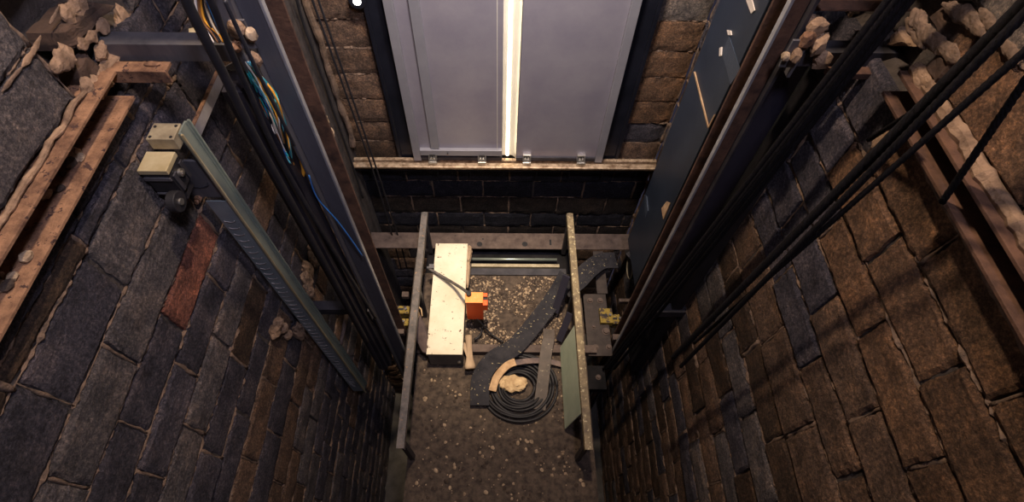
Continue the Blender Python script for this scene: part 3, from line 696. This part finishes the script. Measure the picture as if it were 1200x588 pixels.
# ------------------------------------------------------------------ left strut with limit switch
t = thing('slotted_strut', 'tall pale galvanised slotted strut standing in front of the left wall', 'strut', (-1.24, 1.48, -4.7))
z1 = -1.44
mb = MB()
mb.prism([(-1.236, 1.425), (-1.222, 1.425), (-1.222, 1.432), (-1.230, 1.432), (-1.230, 1.488), (-1.224, 1.488), (-1.224, 1.496), (-1.236, 1.496)], 'z', -4.7, z1)
mb.build('channel', 'galv', t, bevel=.001)
mb = MB(); mb.box(-1.223, -1.214, 1.417, 1.424, -4.7, z1); mb.build('edge_highlight', 'brass', t, 'bright yellow edge, highlight put into its colour')  # strip added as a painted highlight along the strut edge
mb = MB(); mb.box(-1.226, -1.216, 1.497, 1.505, -4.7, z1); mb.build('edge_highlight', 'galv', t)
# perforated face towards the camera
b = MB(); xa, xb_ = -1.335, -1.237; zz_ = -1.87; yb = 1.432
b.box(xa, xb_, yb, yb+.006, -4.7, zz_); b.build('side_plate', 'galv_dark', t)
for k in range(46):
    z = -2.02-k*.056
    if z < -4.6: break
    b = MB(); pts = []
    for j in range(9):
        a = math.pi*j/8; pts.append((-1.296+.026*math.cos(a), yb-.001, z-.012*math.sin(a)))
    b.tube(pts, .0034, 5); b.build('slot_rim', 'steel_pale', t)
t2 = thing('limit_switch', 'gold-topped black limit switch with roller at the head of the strut', 'switch', (-1.3, 1.40, -1.62))
mb = MB(); mb.box(-1.345, -1.240, 1.392, 1.478, -1.490, -1.436)
mb.build('top_plate', 'brass_dull', t2) if 'brass_dull' in M else None
M['brass_dull'] = noisy('dull_brass', (.30, .25, .17), (.48, .41, .28), 14, .5, .4)
if not t2.children: mb.build('top_plate', 'brass_dull', t2, bevel=.002)
for (px, py) in [(-1.332, 1.404), (-1.332, 1.458), (-1.253, 1.404), (-1.253, 1.462)]:
    b = MB(); b.cyl((px, py, -1.440), (px, py, -1.4335), .006, 10); b.build('screw', 'black', t2)
mb = MB(); mb.box(-1.378, -1.266, 1.290, 1.390, -1.522, -1.500); mb.build('lid', 'brass', t2, bevel=.002)
mb = MB(); mb.box(-1.376, -1.270, 1.294, 1.388, -1.640, -1.523); mb.box(-1.365, -1.28, 1.300, 1.378, -1.69, -1.641); mb.build('body', 'black', t2, bevel=.004)
mb = MB(); mb.box(-1.374, -1.272, 1.287, 1.293, -1.556, -1.540); mb.box(-1.372, -1.276, 1.288, 1.293, -1.640, -1.632); mb.build('label_strip', 'steel', t2)
mb = MB(); mb.cyl((-1.269, 1.345, -1.57), (-1.258, 1.345, -1.57), .017, 16); mb.cyl((-1.258, 1.345, -1.57), (-1.253, 1.345, -1.57), .008, 6); mb.build('pivot_bolt', 'silver', t2)
mb = MB(); mb.box(-1.269, -1.262, 1.30, 1.32, -1.63, -1.54); mb.box(-1.269, -1.262, 1.365, 1.385, -1.63, -1.54); mb.build('side_lug', 'steel_dark', t2, bevel=.002)
w = at(207, 236, X=-1.27)
mb = MB(); mb.cyl((-1.290, w.y, w.z), (-1.255, w.y, w.z), .043, 28); wh = mb.build('roller', 'black', t2, bevel=.003)
mb = MB(); mb.cyl((-1.255, w.y, w.z), (-1.248, w.y, w.z), .014, 12); mb.build('roller_pin', 'silver', wh)
b = MB(); b.bar((-1.296, w.y, w.z), (-1.296, 1.345, -1.66), .008, .02, (1, 0, 0)); b.build('lever_arm', 'steel_dark', t2)
# fixing plate on the wall behind
t = thing('fixing_plate', 'grey wall fixing plate with a rusty bolt behind the limit switch', 'plate', (-1.39, 1.45, -1.8))
mb = MB(); mb.box(XL+.004, -1.242, 1.448, 1.460, -1.86, -1.62); mb.build('plate', 'steel', t, bevel=.002)
q = at(232, 233, Y=1.44)
mb = MB(); mb.cyl((q.x, 1.448, q.z), (q.x, 1.43, q.z), .017, 6); mb.cyl((q.x, 1.43, q.z), (q.x, 1.415, q.z), .009, 10); mb.build('bolt', 'rust', t)
b = MB(); pts = [(-1.33+.05*math.cos(a*math.pi/8), 1.446, -1.76-.03*math.sin(a*math.pi/8)) for a in range(9)]; b.tube(pts, .003, 5); b.build('slot_rim', 'steel_dark', t)

# ------------------------------------------------------------------ ropes
def rope(label, pa, pb, r, strands=5, grp=None):
    """stranded wire rope: twisted strands round a core"""
    pa, pb = V(pa), V(pb); d = (pb-pa); Ln = d.length; d.normalize(); a = d.cross(V((1, 0, 0.3))).normalized(); b_ = a.cross(d)
    mb_ = MB(); n = max(8, int(Ln/.02)); n = min(n, 260)
    for s_ in range(strands):
        pts = []
        for k in range(n+1):
            t_ = Ln*k/n; ph = t_*2*math.pi/(r*9)+2*math.pi*s_/strands
            pts.append(pa+d*t_+a*math.cos(ph)*r*.46+b_*math.sin(ph)*r*.46)
        mb_.tube(pts, r*.56, 6)
    o_ = mb_.build('wire_rope', 'rope'); tag(o_, label, 'rope', grp); return o_
def ln(pxa, pya, pxb, pyb, Ya, Yb, ext0=0, ext1=0):
    a = at(pxa, pya, Y=Ya); b_ = at(pxb, pyb, Y=Yb); d = b_-a
    return a-d*ext0, b_+d*ext1
rope('thick black wire rope crossing the right wall, upper of the diagonal pair', *ln(1196, 8, 835, 372, .98, 1.02, .5, .35), .015)
rope('black wire rope close under the thick one, lower of the diagonal pair', *ln(1199, 18, 842, 384, .92, .96, .5, .35), .011)
rope('single black wire rope running diagonally below the pair on the right', *ln(1199, 62, 878, 345, .93, 1.0, .5, .5), .0095)
a, b_ = at(1215, 75, X=1.14), at(1104, 237, X=1.245)
rope('short black rope ending at the embedded channel in the right wall', a, b_, .010)
a, b_ = at(1018, 164, X=1.27), at(1090, 118, X=1.16)
rope('stub of black rope branching off the thick rope near the right cavity', a, b_, .009)
for k, (xa, xb2) in enumerate([(1040, 738), (1049, 742), (1058, 746), (1068, 752)]):
    rope('black hoisting rope, %s of four in the bundle right of the grey plate' % ['leftmost', 'second from left', 'third from left', 'rightmost'][k],
         *ln(xa, 0, xb2, 392, 1.38+.02*(k % 2), 1.44+.02*(k % 2), .4, .3), .0115, 6, 'hoisting ropes')
for (label, xs, r) in [('thin black cable hanging before the bricks, left of the parallel pair', (366, 437, 463), .007), ('thin black cable hanging before the bricks, right of the parallel pair', (373, 442, 470), .007)]:
    hose([at(xs[0]-14, -40, Y=2.72), at(xs[0], 0, Y=2.72), at(xs[1], 200, Y=2.72), at(xs[2], 288, Y=2.72), at(xs[2]+7, 315, Y=2.72)], r, 'black', label, n=30, seg=6)
hose([at(342, -20, Y=2.75), at(347, 0, Y=2.75), at(385, 112, Y=2.75), at(412, 190, Y=2.75), at(425, 232, Y=2.75)], .009, 'black', 'black cable in the front left corner beside the brick courses', n=30, seg=6, wob=.01)
b = MB(); pts = []; rs = []
for k in range(60):
    z = -1.2-k*.032; pts.append(V((-1.185+.02*noise.noise(V((z*4, 0, 0))), 2.94, z))); rs.append(.022*(1+.8*noise.noise(V((z*9, 3, 0)))))
b.tube(pts, rs, 8, smooth=False); b.build('mortar_bead', 'mortar', wf)
for k, (px, py) in enumerate([(372, 128), (377, 142), (384, 156)]):
    q = at(px, py, Y=1.95); b = MB(); b.lump((q.x, q.y, q.z), (.035, .03, .045), 40+k, 3, .3)
    o = b.build('cloth_knot', ['rag', 'rag_top', 'wood'][k]); tag(o, ['grey', 'tan', 'pale brown'][k]+' knotted cloth tied to the cable behind the left guide rail', 'cloth')

# ------------------------------------------------------------------ the car
ZR = -4.05
car = thing('lift_car', 'roof of the lift car below, brown dusty steel strewn with debris', 'lift car', (.03, 1.5, -6.4))
mb = MB(); mb.box(-.68, .72, .35, 1.56, ZR-.06, ZR-.045); mb.box(-.68, .72, 1.56, 2.32, ZR-.035, ZR-.02)
mb.build('roof_panel', 'roof', car)
mb = MB(); mb.box(-.68, .72, .35, 2.75, -6.4, ZR-.20); mb.build('cabin_wall', 'steel_dark', car)
mb = MB(); mb.box(-.68, .72, .36, 2.55, ZR-.20, ZR-.061); mb.build('roof_frame', 'dark', car)
fbm = MB()
fbm.box(-1.255, 1.22, 2.577, 2.75, ZR-.012, ZR); fbm.box(-1.255, 1.22, 2.738, 2.75, ZR-.14, ZR-.012)
fb = fbm.build('front_beam', 'beam', car, bevel=.002)
for (px, py, r) in [(562, 286, .026), (615, 286, .026), (566, 280, .008), (534, 276, .006)]:
    q = at(px, py, Z=ZR); b = MB(); b.cyl((q.x, q.y, ZR+.0005), (q.x, q.y, ZR+.002), r, 20); b.build('bolt_hole', 'black', fb)
q = at(645, 284, Z=ZR); b = MB(); b.box(q.x-.010, q.x+.010, q.y-.03, q.y+.03, ZR+.0005, ZR+.002); b.build('bolt_hole', 'black', fb)
mb = MB(); mb.tube([(-.32, 2.455, ZR+.01), (.52, 2.455, ZR+.01)], .013, 10); mb.build('roof_tube', 'galv', car, 'bright greenish metal tube')
mb = MB(); mb.box(-.34, .54, 2.375, 2.405, ZR-.02, ZR+.015); mb.build('roof_bar', 'brass_dull', car, bevel=.002)
mb = MB(); mb.box(-.34, .60, 2.30, 2.368, ZR-.02, ZR-.002); mb.build('roof_strip', 'steel_dark', car, bevel=.002)
mb = MB(); mb.box(-.30, .80, 1.556, 1.622, ZR-.06, ZR+.03); mb.build('cross_beam', 'beam', car, bevel=.003)
def plate_part(nm, x0, x1, y0, y1, z0, z1, mt, bolts=()):
    b = MB(); b.box(x0, x1, y0, y1, z0, z1); o_ = b.build(nm, mt, car, bevel=.003)
    for (bx, by, r) in bolts:
        c = MB(); c.cyl((bx, by, z1), (bx, by, z1+.006), r*1.4, 16); c.cyl((bx, by, z1+.006), (bx, by, z1+.022), r, 6); c.build('bolt', 'beam', o_)
M['beam_dark'] = noisy('dark_bolted_plate', (.03, .024, .024), (.075, .058, .052), 12, .75, .2, .3, .7, .5, .004, 70)
plate_part('side_plate', .86, .955, 2.12, 2.56, ZR-.03, ZR-.005, 'beam_dark', [(.905, 2.50, .018), (.905, 2.36, .014)])
plate_part('side_plate', .735, .935, 1.545, 2.118, ZR-.03, ZR-.012, 'beam_dark', [(.79, 2.05, .019), (.88, 2.05, .019), (.90, 1.76, .024), (.80, 1.62, .018), (.91, 1.62, .018), (.80, 1.80, .012)])
plate_part('side_plate', -.78, -.70, 1.45, 2.5, ZR-.05, ZR-.03, 'beam_dark', [(-.74, 2.3, .016), (-.74, 1.6, .016)])
plate_part('sling_beam', -.79, -.69, 1.50, 1.80, ZR-.16, ZR-.06, 'dark', [(-.74, 1.6, .016)])
plate_part('sling_beam', .73, .88, 1.30, 1.50, ZR-.20, ZR-.12, 'dark', [(.82, 1.4, .016)])
def shoe_c(px0, py0, px1, py1, z, extra):
    a = at(px0, py1, Z=z); c = at(px1, py0, Z=z)
    b = MB(); b.box(a.x, c.x, a.y, c.y, z-.09, z); o_ = b.build('guide_clamp', 'yellow', car, 'yellow painted clamp', bevel=.004)
    b = MB(); b.box((a.x+c.x)/2-.035, (a.x+c.x)/2+.01, (a.y+c.y)/2-.008, (a.y+c.y)/2+.012, z-.02, z+.003); b.build('clamp_slot', 'black', o_)
    b = MB(); b.cyl(((a.x+c.x)/2+.03, (a.y+c.y)/2, z), ((a.x+c.x)/2+.03, (a.y+c.y)/2, z+.02), .012, 6); b.build('bolt', 'steel', o_)
shoe_c(704, 361, 717, 378, ZR+.03, 0); shoe_c(718, 368, 726, 379, ZR, 0)
shoe_c(463, 358, 480, 367, ZR+.03, 0); shoe_c(458, 373, 479, 381, ZR, 0)
for (px, py, w_, h_) in [(732, 352, .10, .03), (734, 373, .09, .03), (736, 388, .10, .03), (722, 395, .06, .05), (468, 388, .08, .05), (462, 397, .06, .04), (475, 345, .06, .05)]:
    q = at(px, py, Z=ZR-.02); b = MB(); b.box(q.x-w_/2, q.x+w_/2, q.y-h_/2, q.y+h_/2, ZR-.06, ZR-.01); b.build('shoe_lug', 'beam', car, bevel=.003)
# rear frame of the roof
mb = MB(); mb.box(-.68, .72, .35, .42, ZR-.045, ZR+.02); mb.build('cross_beam', 'beam', car, bevel=.003)

# roller guide at the right rail
t = thing('roller_guide', 'dark roller guide arm with a pale rim beside the foot of the navy trunking', 'roller guide', (1.05, 2.35, ZR))
q = at(742, 312, Z=ZR+.05)
mb = MB(); mb.cyl((q.x-.02, q.y, ZR+.02), (q.x+.03, q.y, ZR+.02), .10, 24); mb.build('roller', 'black', t, bevel=.004)
mb = MB()
n = 24; pts = [(q.x-.025, q.y+.10*math.cos(2*math.pi*k/n), ZR+.02+.10*math.sin(2*math.pi*k/n)) for k in range(n+1)]
mb.tube(pts, .006, 6); mb.build('rim', 'brass_dull', t)
mb = MB(); pa = at(737, 302, Z=ZR+.10); pb = at(760, 288, Z=ZR+.10); mb.bar(pa, pb, .10, .02); mb.build('arm', 'steel_dark', t, bevel=.004)
# spring and nuts at the right rail foot
t = thing('buffer_rod', 'row of rusty nuts on a rod beside the right guide rail foot', 'rod', at(765, 372, Z=-3.5))
pa = at(750, 388, Z=-3.6); pb = at(790, 342, Z=-3.4)
mb = MB(); mb.tube([pa, pb], .012, 8); mb.build('rod', 'steel_dark', t)
for k in range(6):
    p = pa.lerp(pb, .12+k*.14); b = MB(); d = (pb-pa).normalized(); b.cyl(p-d*.010, p+d*.010, .030, 6); b.build('nut', 'beam', t)
q = at(790, 362, Z=-3.45); b = MB(); b.lump(q, (.11, .05, .06), 5, 3, .3); o = b.build('cloth_bundle', 'rag'); tag(o, 'brown crumpled cloth bundle low on the right bracket', 'cloth')
q = at(788, 330, Z=-3.2); b = MB(); b.lump(q, (.03, .06, .14), 6, 3, .4, rotY(-25)); o = b.build('cloth_bundle', 'rag'); tag(o, 'brown folded cloth hanging above the right lower bracket', 'cloth')
# bent pipe at the left
hose([at(441, 322, Z=-3.55), at(438, 340, Z=-3.55), at(420, 351, Z=-3.58), at(408, 364, Z=-3.62), at(403, 385, Z=-3.7), at(399, 404, Z=-3.75)], [.016]*41, 'beam', 'bent grey pipe with pinched end left of the left handrail', cat='pipe', name='bent_pipe')
q = at(440, 358, Z=-3.5); b = MB(); b.lump(q, (.03, .03, .03), 77, 3, .5); o = b.build('rubble_stone', 'lump'); tag(o, 'small orange mortar stone beside the bent pipe at lower left', 'stone')
for k, (px, py, r) in enumerate([(326, 378, .03), (322, 388, .035), (332, 384, .028), (338, 392, .025)]):
    q = at(px, py, X=-1.375); b = MB(); b.lump(q, (r, r*1.3, r), 60+k, 3, .45); b.build('mortar_lump', 'lump', wl)
for k in range(9):
    q = at(367-k*2+3*math.sin(k*2), 292+k*12, X=-1.37); b = MB(); b.lump(q, (.03, .05, .09), 80+k, 3, .5); b.build('mortar_lump', 'mortar', wl)

# ------------------------------------------------------------------ car-top handrails
ZH = -3.52
def handrail(label, x, y0, y1, mt, s):
    t_ = thing('handrail', label, 'handrail', (x, 1.9, ZR))
    b = MB(); b.prism([(x-.026, ZH), (x+.026, ZH), (x+.026, ZH-.006), (x-s*.020, ZH-.006), (x-s*.020, ZH-.06), (x-s*.026, ZH-.06)] if s > 0 else
                      [(x-.026, ZH), (x+.026, ZH), (x+.026, ZH-.06), (x+.020, ZH-.06), (x+.020, ZH-.006), (x-.026, ZH-.006)], 'y', y0, y1); b.build('rail', mt, t_, bevel=.002)
    b = MB(); b.cyl((x, y1-.01, ZH-.03), (x, y1+.006, ZH-.03), .028, 16); b.build('end_cap', mt, t_, bevel=.003)
    for yy in (y1-.05, 1.90, .75):
        b = MB(); zb_ = ZR-.02 if yy > 1.56 else ZR-.045; b.box(x-.018, x+.018, yy-.02, yy+.02, zb_, ZH-.0061); b.build('post', 'steel_dark', t_, bevel=.002)
    return t_
h1 = handrail('grey car-top handrail left of the cream box', -.64, .70, 2.60, 'handrail_grey', -1)
h2 = handrail('speckled car-top handrail on the right of the roof, yellow light put into its colour', .587, .70, 2.60, 'handrail', 1)
mb = MB(); mb.prism([(.561, ZH-.062), (.567, ZH-.062), (.506, -4.03), (.500, -4.03)], 'y', .95, 1.60); mb.build('kick_plate', 'green_plate', h2, 'pale green plate under the rail')
mb = MB(); mb.cyl((-.62, 2.22, -3.80), (-.572, 2.22, -3.80), .012, 10); mb.box(-.60, -.56, 2.20, 2.24, -3.83, -3.77); mb.build('side_lug', 'steel', h1)

# ------------------------------------------------------------------ cream box, conduit, orange stop box
t = thing('trunking_box', 'long cream metal box spotted with dirt lying on the car roof', 'box', (-.44, 2.0, ZR-.02))
zt = -3.82
mb = MB(); mb.box(-.562, -.289, 1.455, 2.480, zt-.004, zt); mb.box(-.566, -.562, 1.455, 2.480, zt-.03, zt); mb.box(-.289, -.285, 1.455, 2.480, zt-.03, zt); mb.build('lid', 'cream', t, bevel=.0015)
mb = MB(); mb.box(-.559, -.292, 1.460, 2.475, ZR-.02, zt-.0045); mb.build('body', 'box_shaded', t, bevel=.002)
mb = MB(); mb.cyl((-.32, 1.46, -3.98), (-.32, 1.447, -3.98), .014, 12); mb.build('screw', 'silver', t)
mb = MB(); mb.lump((-.275, 2.40, -3.86), (.03, .08, .04), 9, 3, .4); mb.lump((-.275, 2.22, -3.87), (.02, .13, .04), 10, 3, .4)
o = mb.build('mortar_splash', 'wood', t, 'tan splash on the right side')
ot = thing('stop_switch_box', 'bright orange stop switch box on a dark post beside the cream box', 'switch box', (-.2, 1.82, ZR-.02))
oz = -3.56
mb = MB(); mb.box(-.262, -.130, 1.775, 1.862, oz-.31, oz-.006); mb.build('housing', 'orange', ot, bevel=.004)
mb = MB(); mb.box(-.264, -.128, 1.773, 1.864, oz-.0055, oz); mb.build('lid', 'orange_top', ot, 'pale orange speckled lid', bevel=.002)  # lid in a paler orange than the housing, with tan specks
mb = MB(); mb.box(-.129, -.092, 1.755, 1.80, oz-.10, oz-.005); mb.box(-.129, -.095, 1.83, 1.86, oz-.06, oz-.005); mb.build('side_bracket', 'orange', ot, bevel=.003)
mb = MB(); mb.cyl((-.128, 1.815, oz-.03), (-.098, 1.815, oz-.03), .020, 16); bt = mb.build('button', 'black', ot, bevel=.002)
mb = MB(); mb.cyl((-.098, 1.815, oz-.03), (-.092, 1.815, oz-.03), .012, 12); mb.build('button_face', 'rust', bt)
mb = MB(); mb.box(-.215, -.155, 1.79, 1.84, ZR-.02, oz-.311); mb.build('post', 'steel_dark', ot, bevel=.002)
mb = MB(); mb.cyl((-.238, 1.84, oz), (-.238, 1.84, oz+.03), .020, 16); mb.build('gland', 'black', ot, bevel=.002)
hose([at(503, 315, Z=-3.79), at(515, 322, Z=-3.78), at(532, 332, Z=-3.72), at(543, 339, Z=-3.60), V((-.238, 1.84, oz+.02))], .0125, 'handrail_grey', 'grey conduit rising over the cream box to the orange switch box', cat='conduit', name='conduit', n=20)
hose([V((-.185, 1.78, -3.86)), at(572, 388, Z=-4.0), at(581, 395, Z=-4.02), at(590, 401, Z=-4.02)], .008, 'black', 'thin black cable snaking from the orange switch box over the debris', n=16, seg=6)
hose([V((-.15, 1.80, -3.9)), at(566, 378, Z=-4.02), at(563, 392, Z=-4.02), at(556, 398, Z=-4.02)], .010, 'black', 'black cable behind the orange switch box near the cross beam', n=16, seg=6)
# stick with flared end, rag on the rail
b = MB(); pa = at(549, 393, Z=-3.97); pb = at(551, 432, Z=-3.97); pts = [pa.lerp(pb, k/12) for k in range(13)]
b.tube(pts, [.030, .030, .028, .026, .026, .025, .026, .027, .029, .033, .040, .046, .040], 10, smooth=True, flat=.6)
o = b.build('wooden_stick', 'wood'); tag(o, 'tan wooden stick with flared end beside the front of cream box', 'stick')
pa = at(543, 402, Z=-3.98); pb = at(549, 418, Z=-3.96); b = MB(); b.bar(pa, pb, .03, .012); o = b.build('wood_splinter', 'wood', bevel=.002); tag(o, 'small pale wood splinter leaning on the wooden stick', 'splinter')
t = thing('cloth_rag', 'grey cloth rag with tan knotted top hanging right of the left handrail', 'rag', at(495, 412, Z=-3.9))
pa = at(487.5, 366, Z=-3.60); pb = at(498, 414, Z=-3.95); b = MB(); n = 14; seg = 16; vs = []
for i in range(n+1):
    u = i/n; c = pa.lerp(pb, u); wd = .014+.036*math.sin(math.pi*min(1, u*1.02))**.8*(1-.25*u)
    for k in range(seg):
        a = 2*math.pi*k/seg; rr = wd*(1+.25*math.sin(a*5+u*3)); vs.append(c+V((math.cos(a)*rr, math.sin(a)*rr*.35, math.sin(a)*rr*.35)))
fs = [(i*seg+k, i*seg+(k+1) % seg, (i+1)*seg+(k+1) % seg, (i+1)*seg+k) for i in range(n) for k in range(seg)]+[tuple(range(seg))[::-1], tuple(range(n*seg, (n+1)*seg))]
b.add(vs, fs, 0, None, True); b.build('cloth', 'rag', t)
b = MB(); b.lump(pa+V((0, -.02, 0)), (.026, .05, .03), 33, 3, .5); b.tube([pa+V((-.03, .03, .02)), pa+V((.0, .05, .03)), pa+V((.04, .02, .02)), pa+V((.05, -.03, 0))], .006, 6); b.build('knot', 'rag_top', t, 'tan knotted top')

# ------------------------------------------------------------------ flat travelling cables, coil, straps
def ribbon_thing(name, label, cat, pix, w, mt, side, n=40, th=.012):
    P = [at(px, py, Z=z) for px, py, z in pix]
    h = hose(P, .01, mt, None, n=n, seg=4); pts = []
    for i in range(n+1):
        vv = [V(h.v[i*4+k]) for k in range(4)]; pts.append(sum(vv, V((0, 0, 0)))/4)
    sides = []
    for i in range(n+1):
        d = (pts[min(i+1, n)]-pts[max(i-1, 0)]).normalized(); sides.append(d.cross(V((0, 0, 1))) if side is None else V(side))
    b_ = MB(); b_.ribbon(pts, w, th, sides)
    b_.tube([p+V((0, 0, th/2)) for p in pts], .0001, 3) if False else None
    o_ = b_.build(name, mt, bevel=.002)
    return tag(o_, label, cat)
ribbon_thing('flat_cable', 'broad dark flat cable curving from right handrail down to the coil', 'flat cable',
             [(665, 322, -3.80), (652, 345, -3.90), (630, 375, -3.97), (603, 406, -3.98), (580, 420, -3.98), (564, 442, -4.0), (562, 475, -4.03)], .150, 'belt', None)
ribbon_thing('flat_cable', 'dark flat cable running from the right side plate to the handrail', 'flat cable',
             [(722, 305, -4.0), (705, 306, -3.97), (690, 316, -3.93), (676, 330, -3.90), (660, 340, -3.88)], .165, 'belt', None, 24)
ribbon_thing('flat_cable', 'brown dusty flat cable draped over the cross beam left of green plate', 'flat cable',
             [(643, 386, -3.99), (643, 396, -3.95), (640, 412, -3.96), (637, 440, -4.0), (632, 480, -4.06)], .095, 'belt_brown', (1, 0, 0), 24)
mb = MB(); mb.bar(at(668, 367, Z=-3.75), at(655, 399, Z=-4.0), .055, .012); o = mb.build('flat_strut', 'plate', bevel=.001); tag(o, 'short dark grey flat strut leaning beside the green plate', 'strut')
mb = MB(); mb.bar(at(664, 323, Z=-3.62), at(650, 366, Z=-3.97), .060, .012); o = mb.build('flat_strut', 'plate', bevel=.001); tag(o, 'longer dark grey flat strut leaning on the middle of right handrail', 'strut')
t = thing('cable_coil', 'coil of black cable lying on the roof near the bottom', 'cable coil', at(608, 452, Z=ZR-.03))
c = at(609, 450, Z=ZR+.02); rnd = random.Random(9)
for k in range(9):
    R_ = .30-.022*k; ox, oy = rnd.uniform(-.012, .012), rnd.uniform(-.012, .012); b = MB(); n = 48
    pts = [(c.x+ox+R_*math.cos(2*math.pi*i/n), c.y-.005+oy+R_*.92*math.sin(2*math.pi*i/n), ZR-.015+.012*(k % 3)+.01*math.sin(3*2*math.pi*i/n+k)) for i in range(n+1)]
    b.tube(pts, .0115, 8); b.build('cable_turn', 'black', t)
ribbon_thing('strap', 'tan webbing strap wrapped over the upper left of the cable coil', 'strap',
             [(577, 458, -4.0), (581, 444, -3.99), (588, 434, -3.96), (596, 427, -3.95), (604, 424, -3.95)], .060, 'strap', None, 16, .01)
ribbon_thing('strap', 'reddish strap running right from the coil under the brown flat cable', 'strap',
             [(604, 425, -3.965), (618, 423, -3.975), (640, 423, -4.02), (662, 428, -4.06)], .045, 'rag', None, 16, .01)
q = at(601, 449, Z=ZR+.02); b = MB(); b.lump(q, (.11, .07, .035), 50, 4, .35); o = b.build('cloth_pad', 'rag_top'); tag(o, 'crumpled tan cloth in the middle of the cable coil', 'cloth')
# debris on the roof
rnd = random.Random(21)
def debris(label, n, x0, x1, y0, y1, z, smin, smax, seed):
    b = MB()
    for k in range(n):
        x = rnd.uniform(x0, x1); y = rnd.uniform(y0, y1)
        if noise.noise(V((x*5, y*5, seed)))+rnd.uniform(-.5, .3) < -.25: continue
        r = smin+(smax-smin)*rnd.random()**3
        b.lump((x, y, z+r*.35), (r*rnd.uniform(.7, 1.4), r, r*.6), k, 1, .5, rotZ(rnd.uniform(0, 180)), 0 if rnd.random() < .36 else 1)
    o_ = b.build('debris', ['stone_light', 'stone_dark']); tag(o_, label, 'debris'); o_['kind'] = 'stuff'
debris('brown and tan plaster debris covering the roof between box and right handrail', 6500, -.29, .54, 1.63, 2.29, ZR-.02, .0035, .013, 1)
debris('dark loose debris scattered on the nearer half of the car roof', 1100, -.62, .66, .44, 1.545, ZR-.045, .004, .017, 2)
rnd = random.Random(31)
for k in range(16):
    x = rnd.uniform(-.25, .5); y = rnd.uniform(1.68, 2.25); r = rnd.uniform(.010, .017)
    b = MB(); b.lump((x, y, ZR-.02+r*.5), (r*1.3, r, r*.7), 200+k, 2, .5, rotZ(rnd.uniform(0, 180)))
    o = b.build('rubble_stone', 'stone_light'); tag(o, 'larger tan plaster chip among the debris on the car roof', 'stone', 'larger chips on the car roof')

# ------------------------------------------------------------------ lights
def area(name, loc, target, size, energy, col, spread=180):
    d = bpy.data.lights.new(name, 'AREA'); d.shape = 'DISK'; d.size = size; d.energy = energy; d.color = col; d.spread = math.radians(spread)
    o_ = bpy.data.objects.new(name, d); COL.objects.link(o_); o_.location = loc
    o_.rotation_euler = (V(target)-V(loc)).to_track_quat('-Z', 'Y').to_euler(); return o_
def spot(name, loc, target, energy, col, deg, blend, size):
    d = bpy.data.lights.new(name, 'SPOT'); d.energy = energy; d.color = col; d.spot_size = math.radians(deg); d.spot_blend = blend; d.shadow_soft_size = size
    o_ = bpy.data.objects.new(name, d); COL.objects.link(o_); o_.location = loc
    o_.rotation_euler = (V(target)-V(loc)).to_track_quat('-Z', 'Y').to_euler(); return o_
spot('car_roof_work_light', (.0, 1.75, 2.3), (-.03, 2.02, -4), 1500, (1, .80, .55), 23, .9, .12)
area('shaft_warm_light', (-.05, 1.6, 1.5), (-.05, 1.65, -4), .16, 115, (1, .76, .55), 175)
area('cool_fill', (.45, .1, 1.4), (-1.0, 2.1, -1.8), .4, 30, (.82, .78, 1.0), 110)  # added cool fill towards the left wall and strut, no lamp there
area('door_fill', (.06, 2.05, .35), (.06, 2.93, -.7), .25, 44, (1, .92, .88), 100)  # added fill for the upper doors and bricks, without a fixture
w = bpy.data.worlds.new('world'); SC.world = w; w.use_nodes = True
w.node_tree.nodes['Background'].inputs[0].default_value = (.50, .46, .75, 1); w.node_tree.nodes['Background'].inputs[1].default_value = .05
SC.view_settings.view_transform = 'Standard'; SC.view_settings.look = 'None'; SC.view_settings.exposure = -.15; SC.view_settings.gamma = 1
SC.view_settings.use_curve_mapping = False
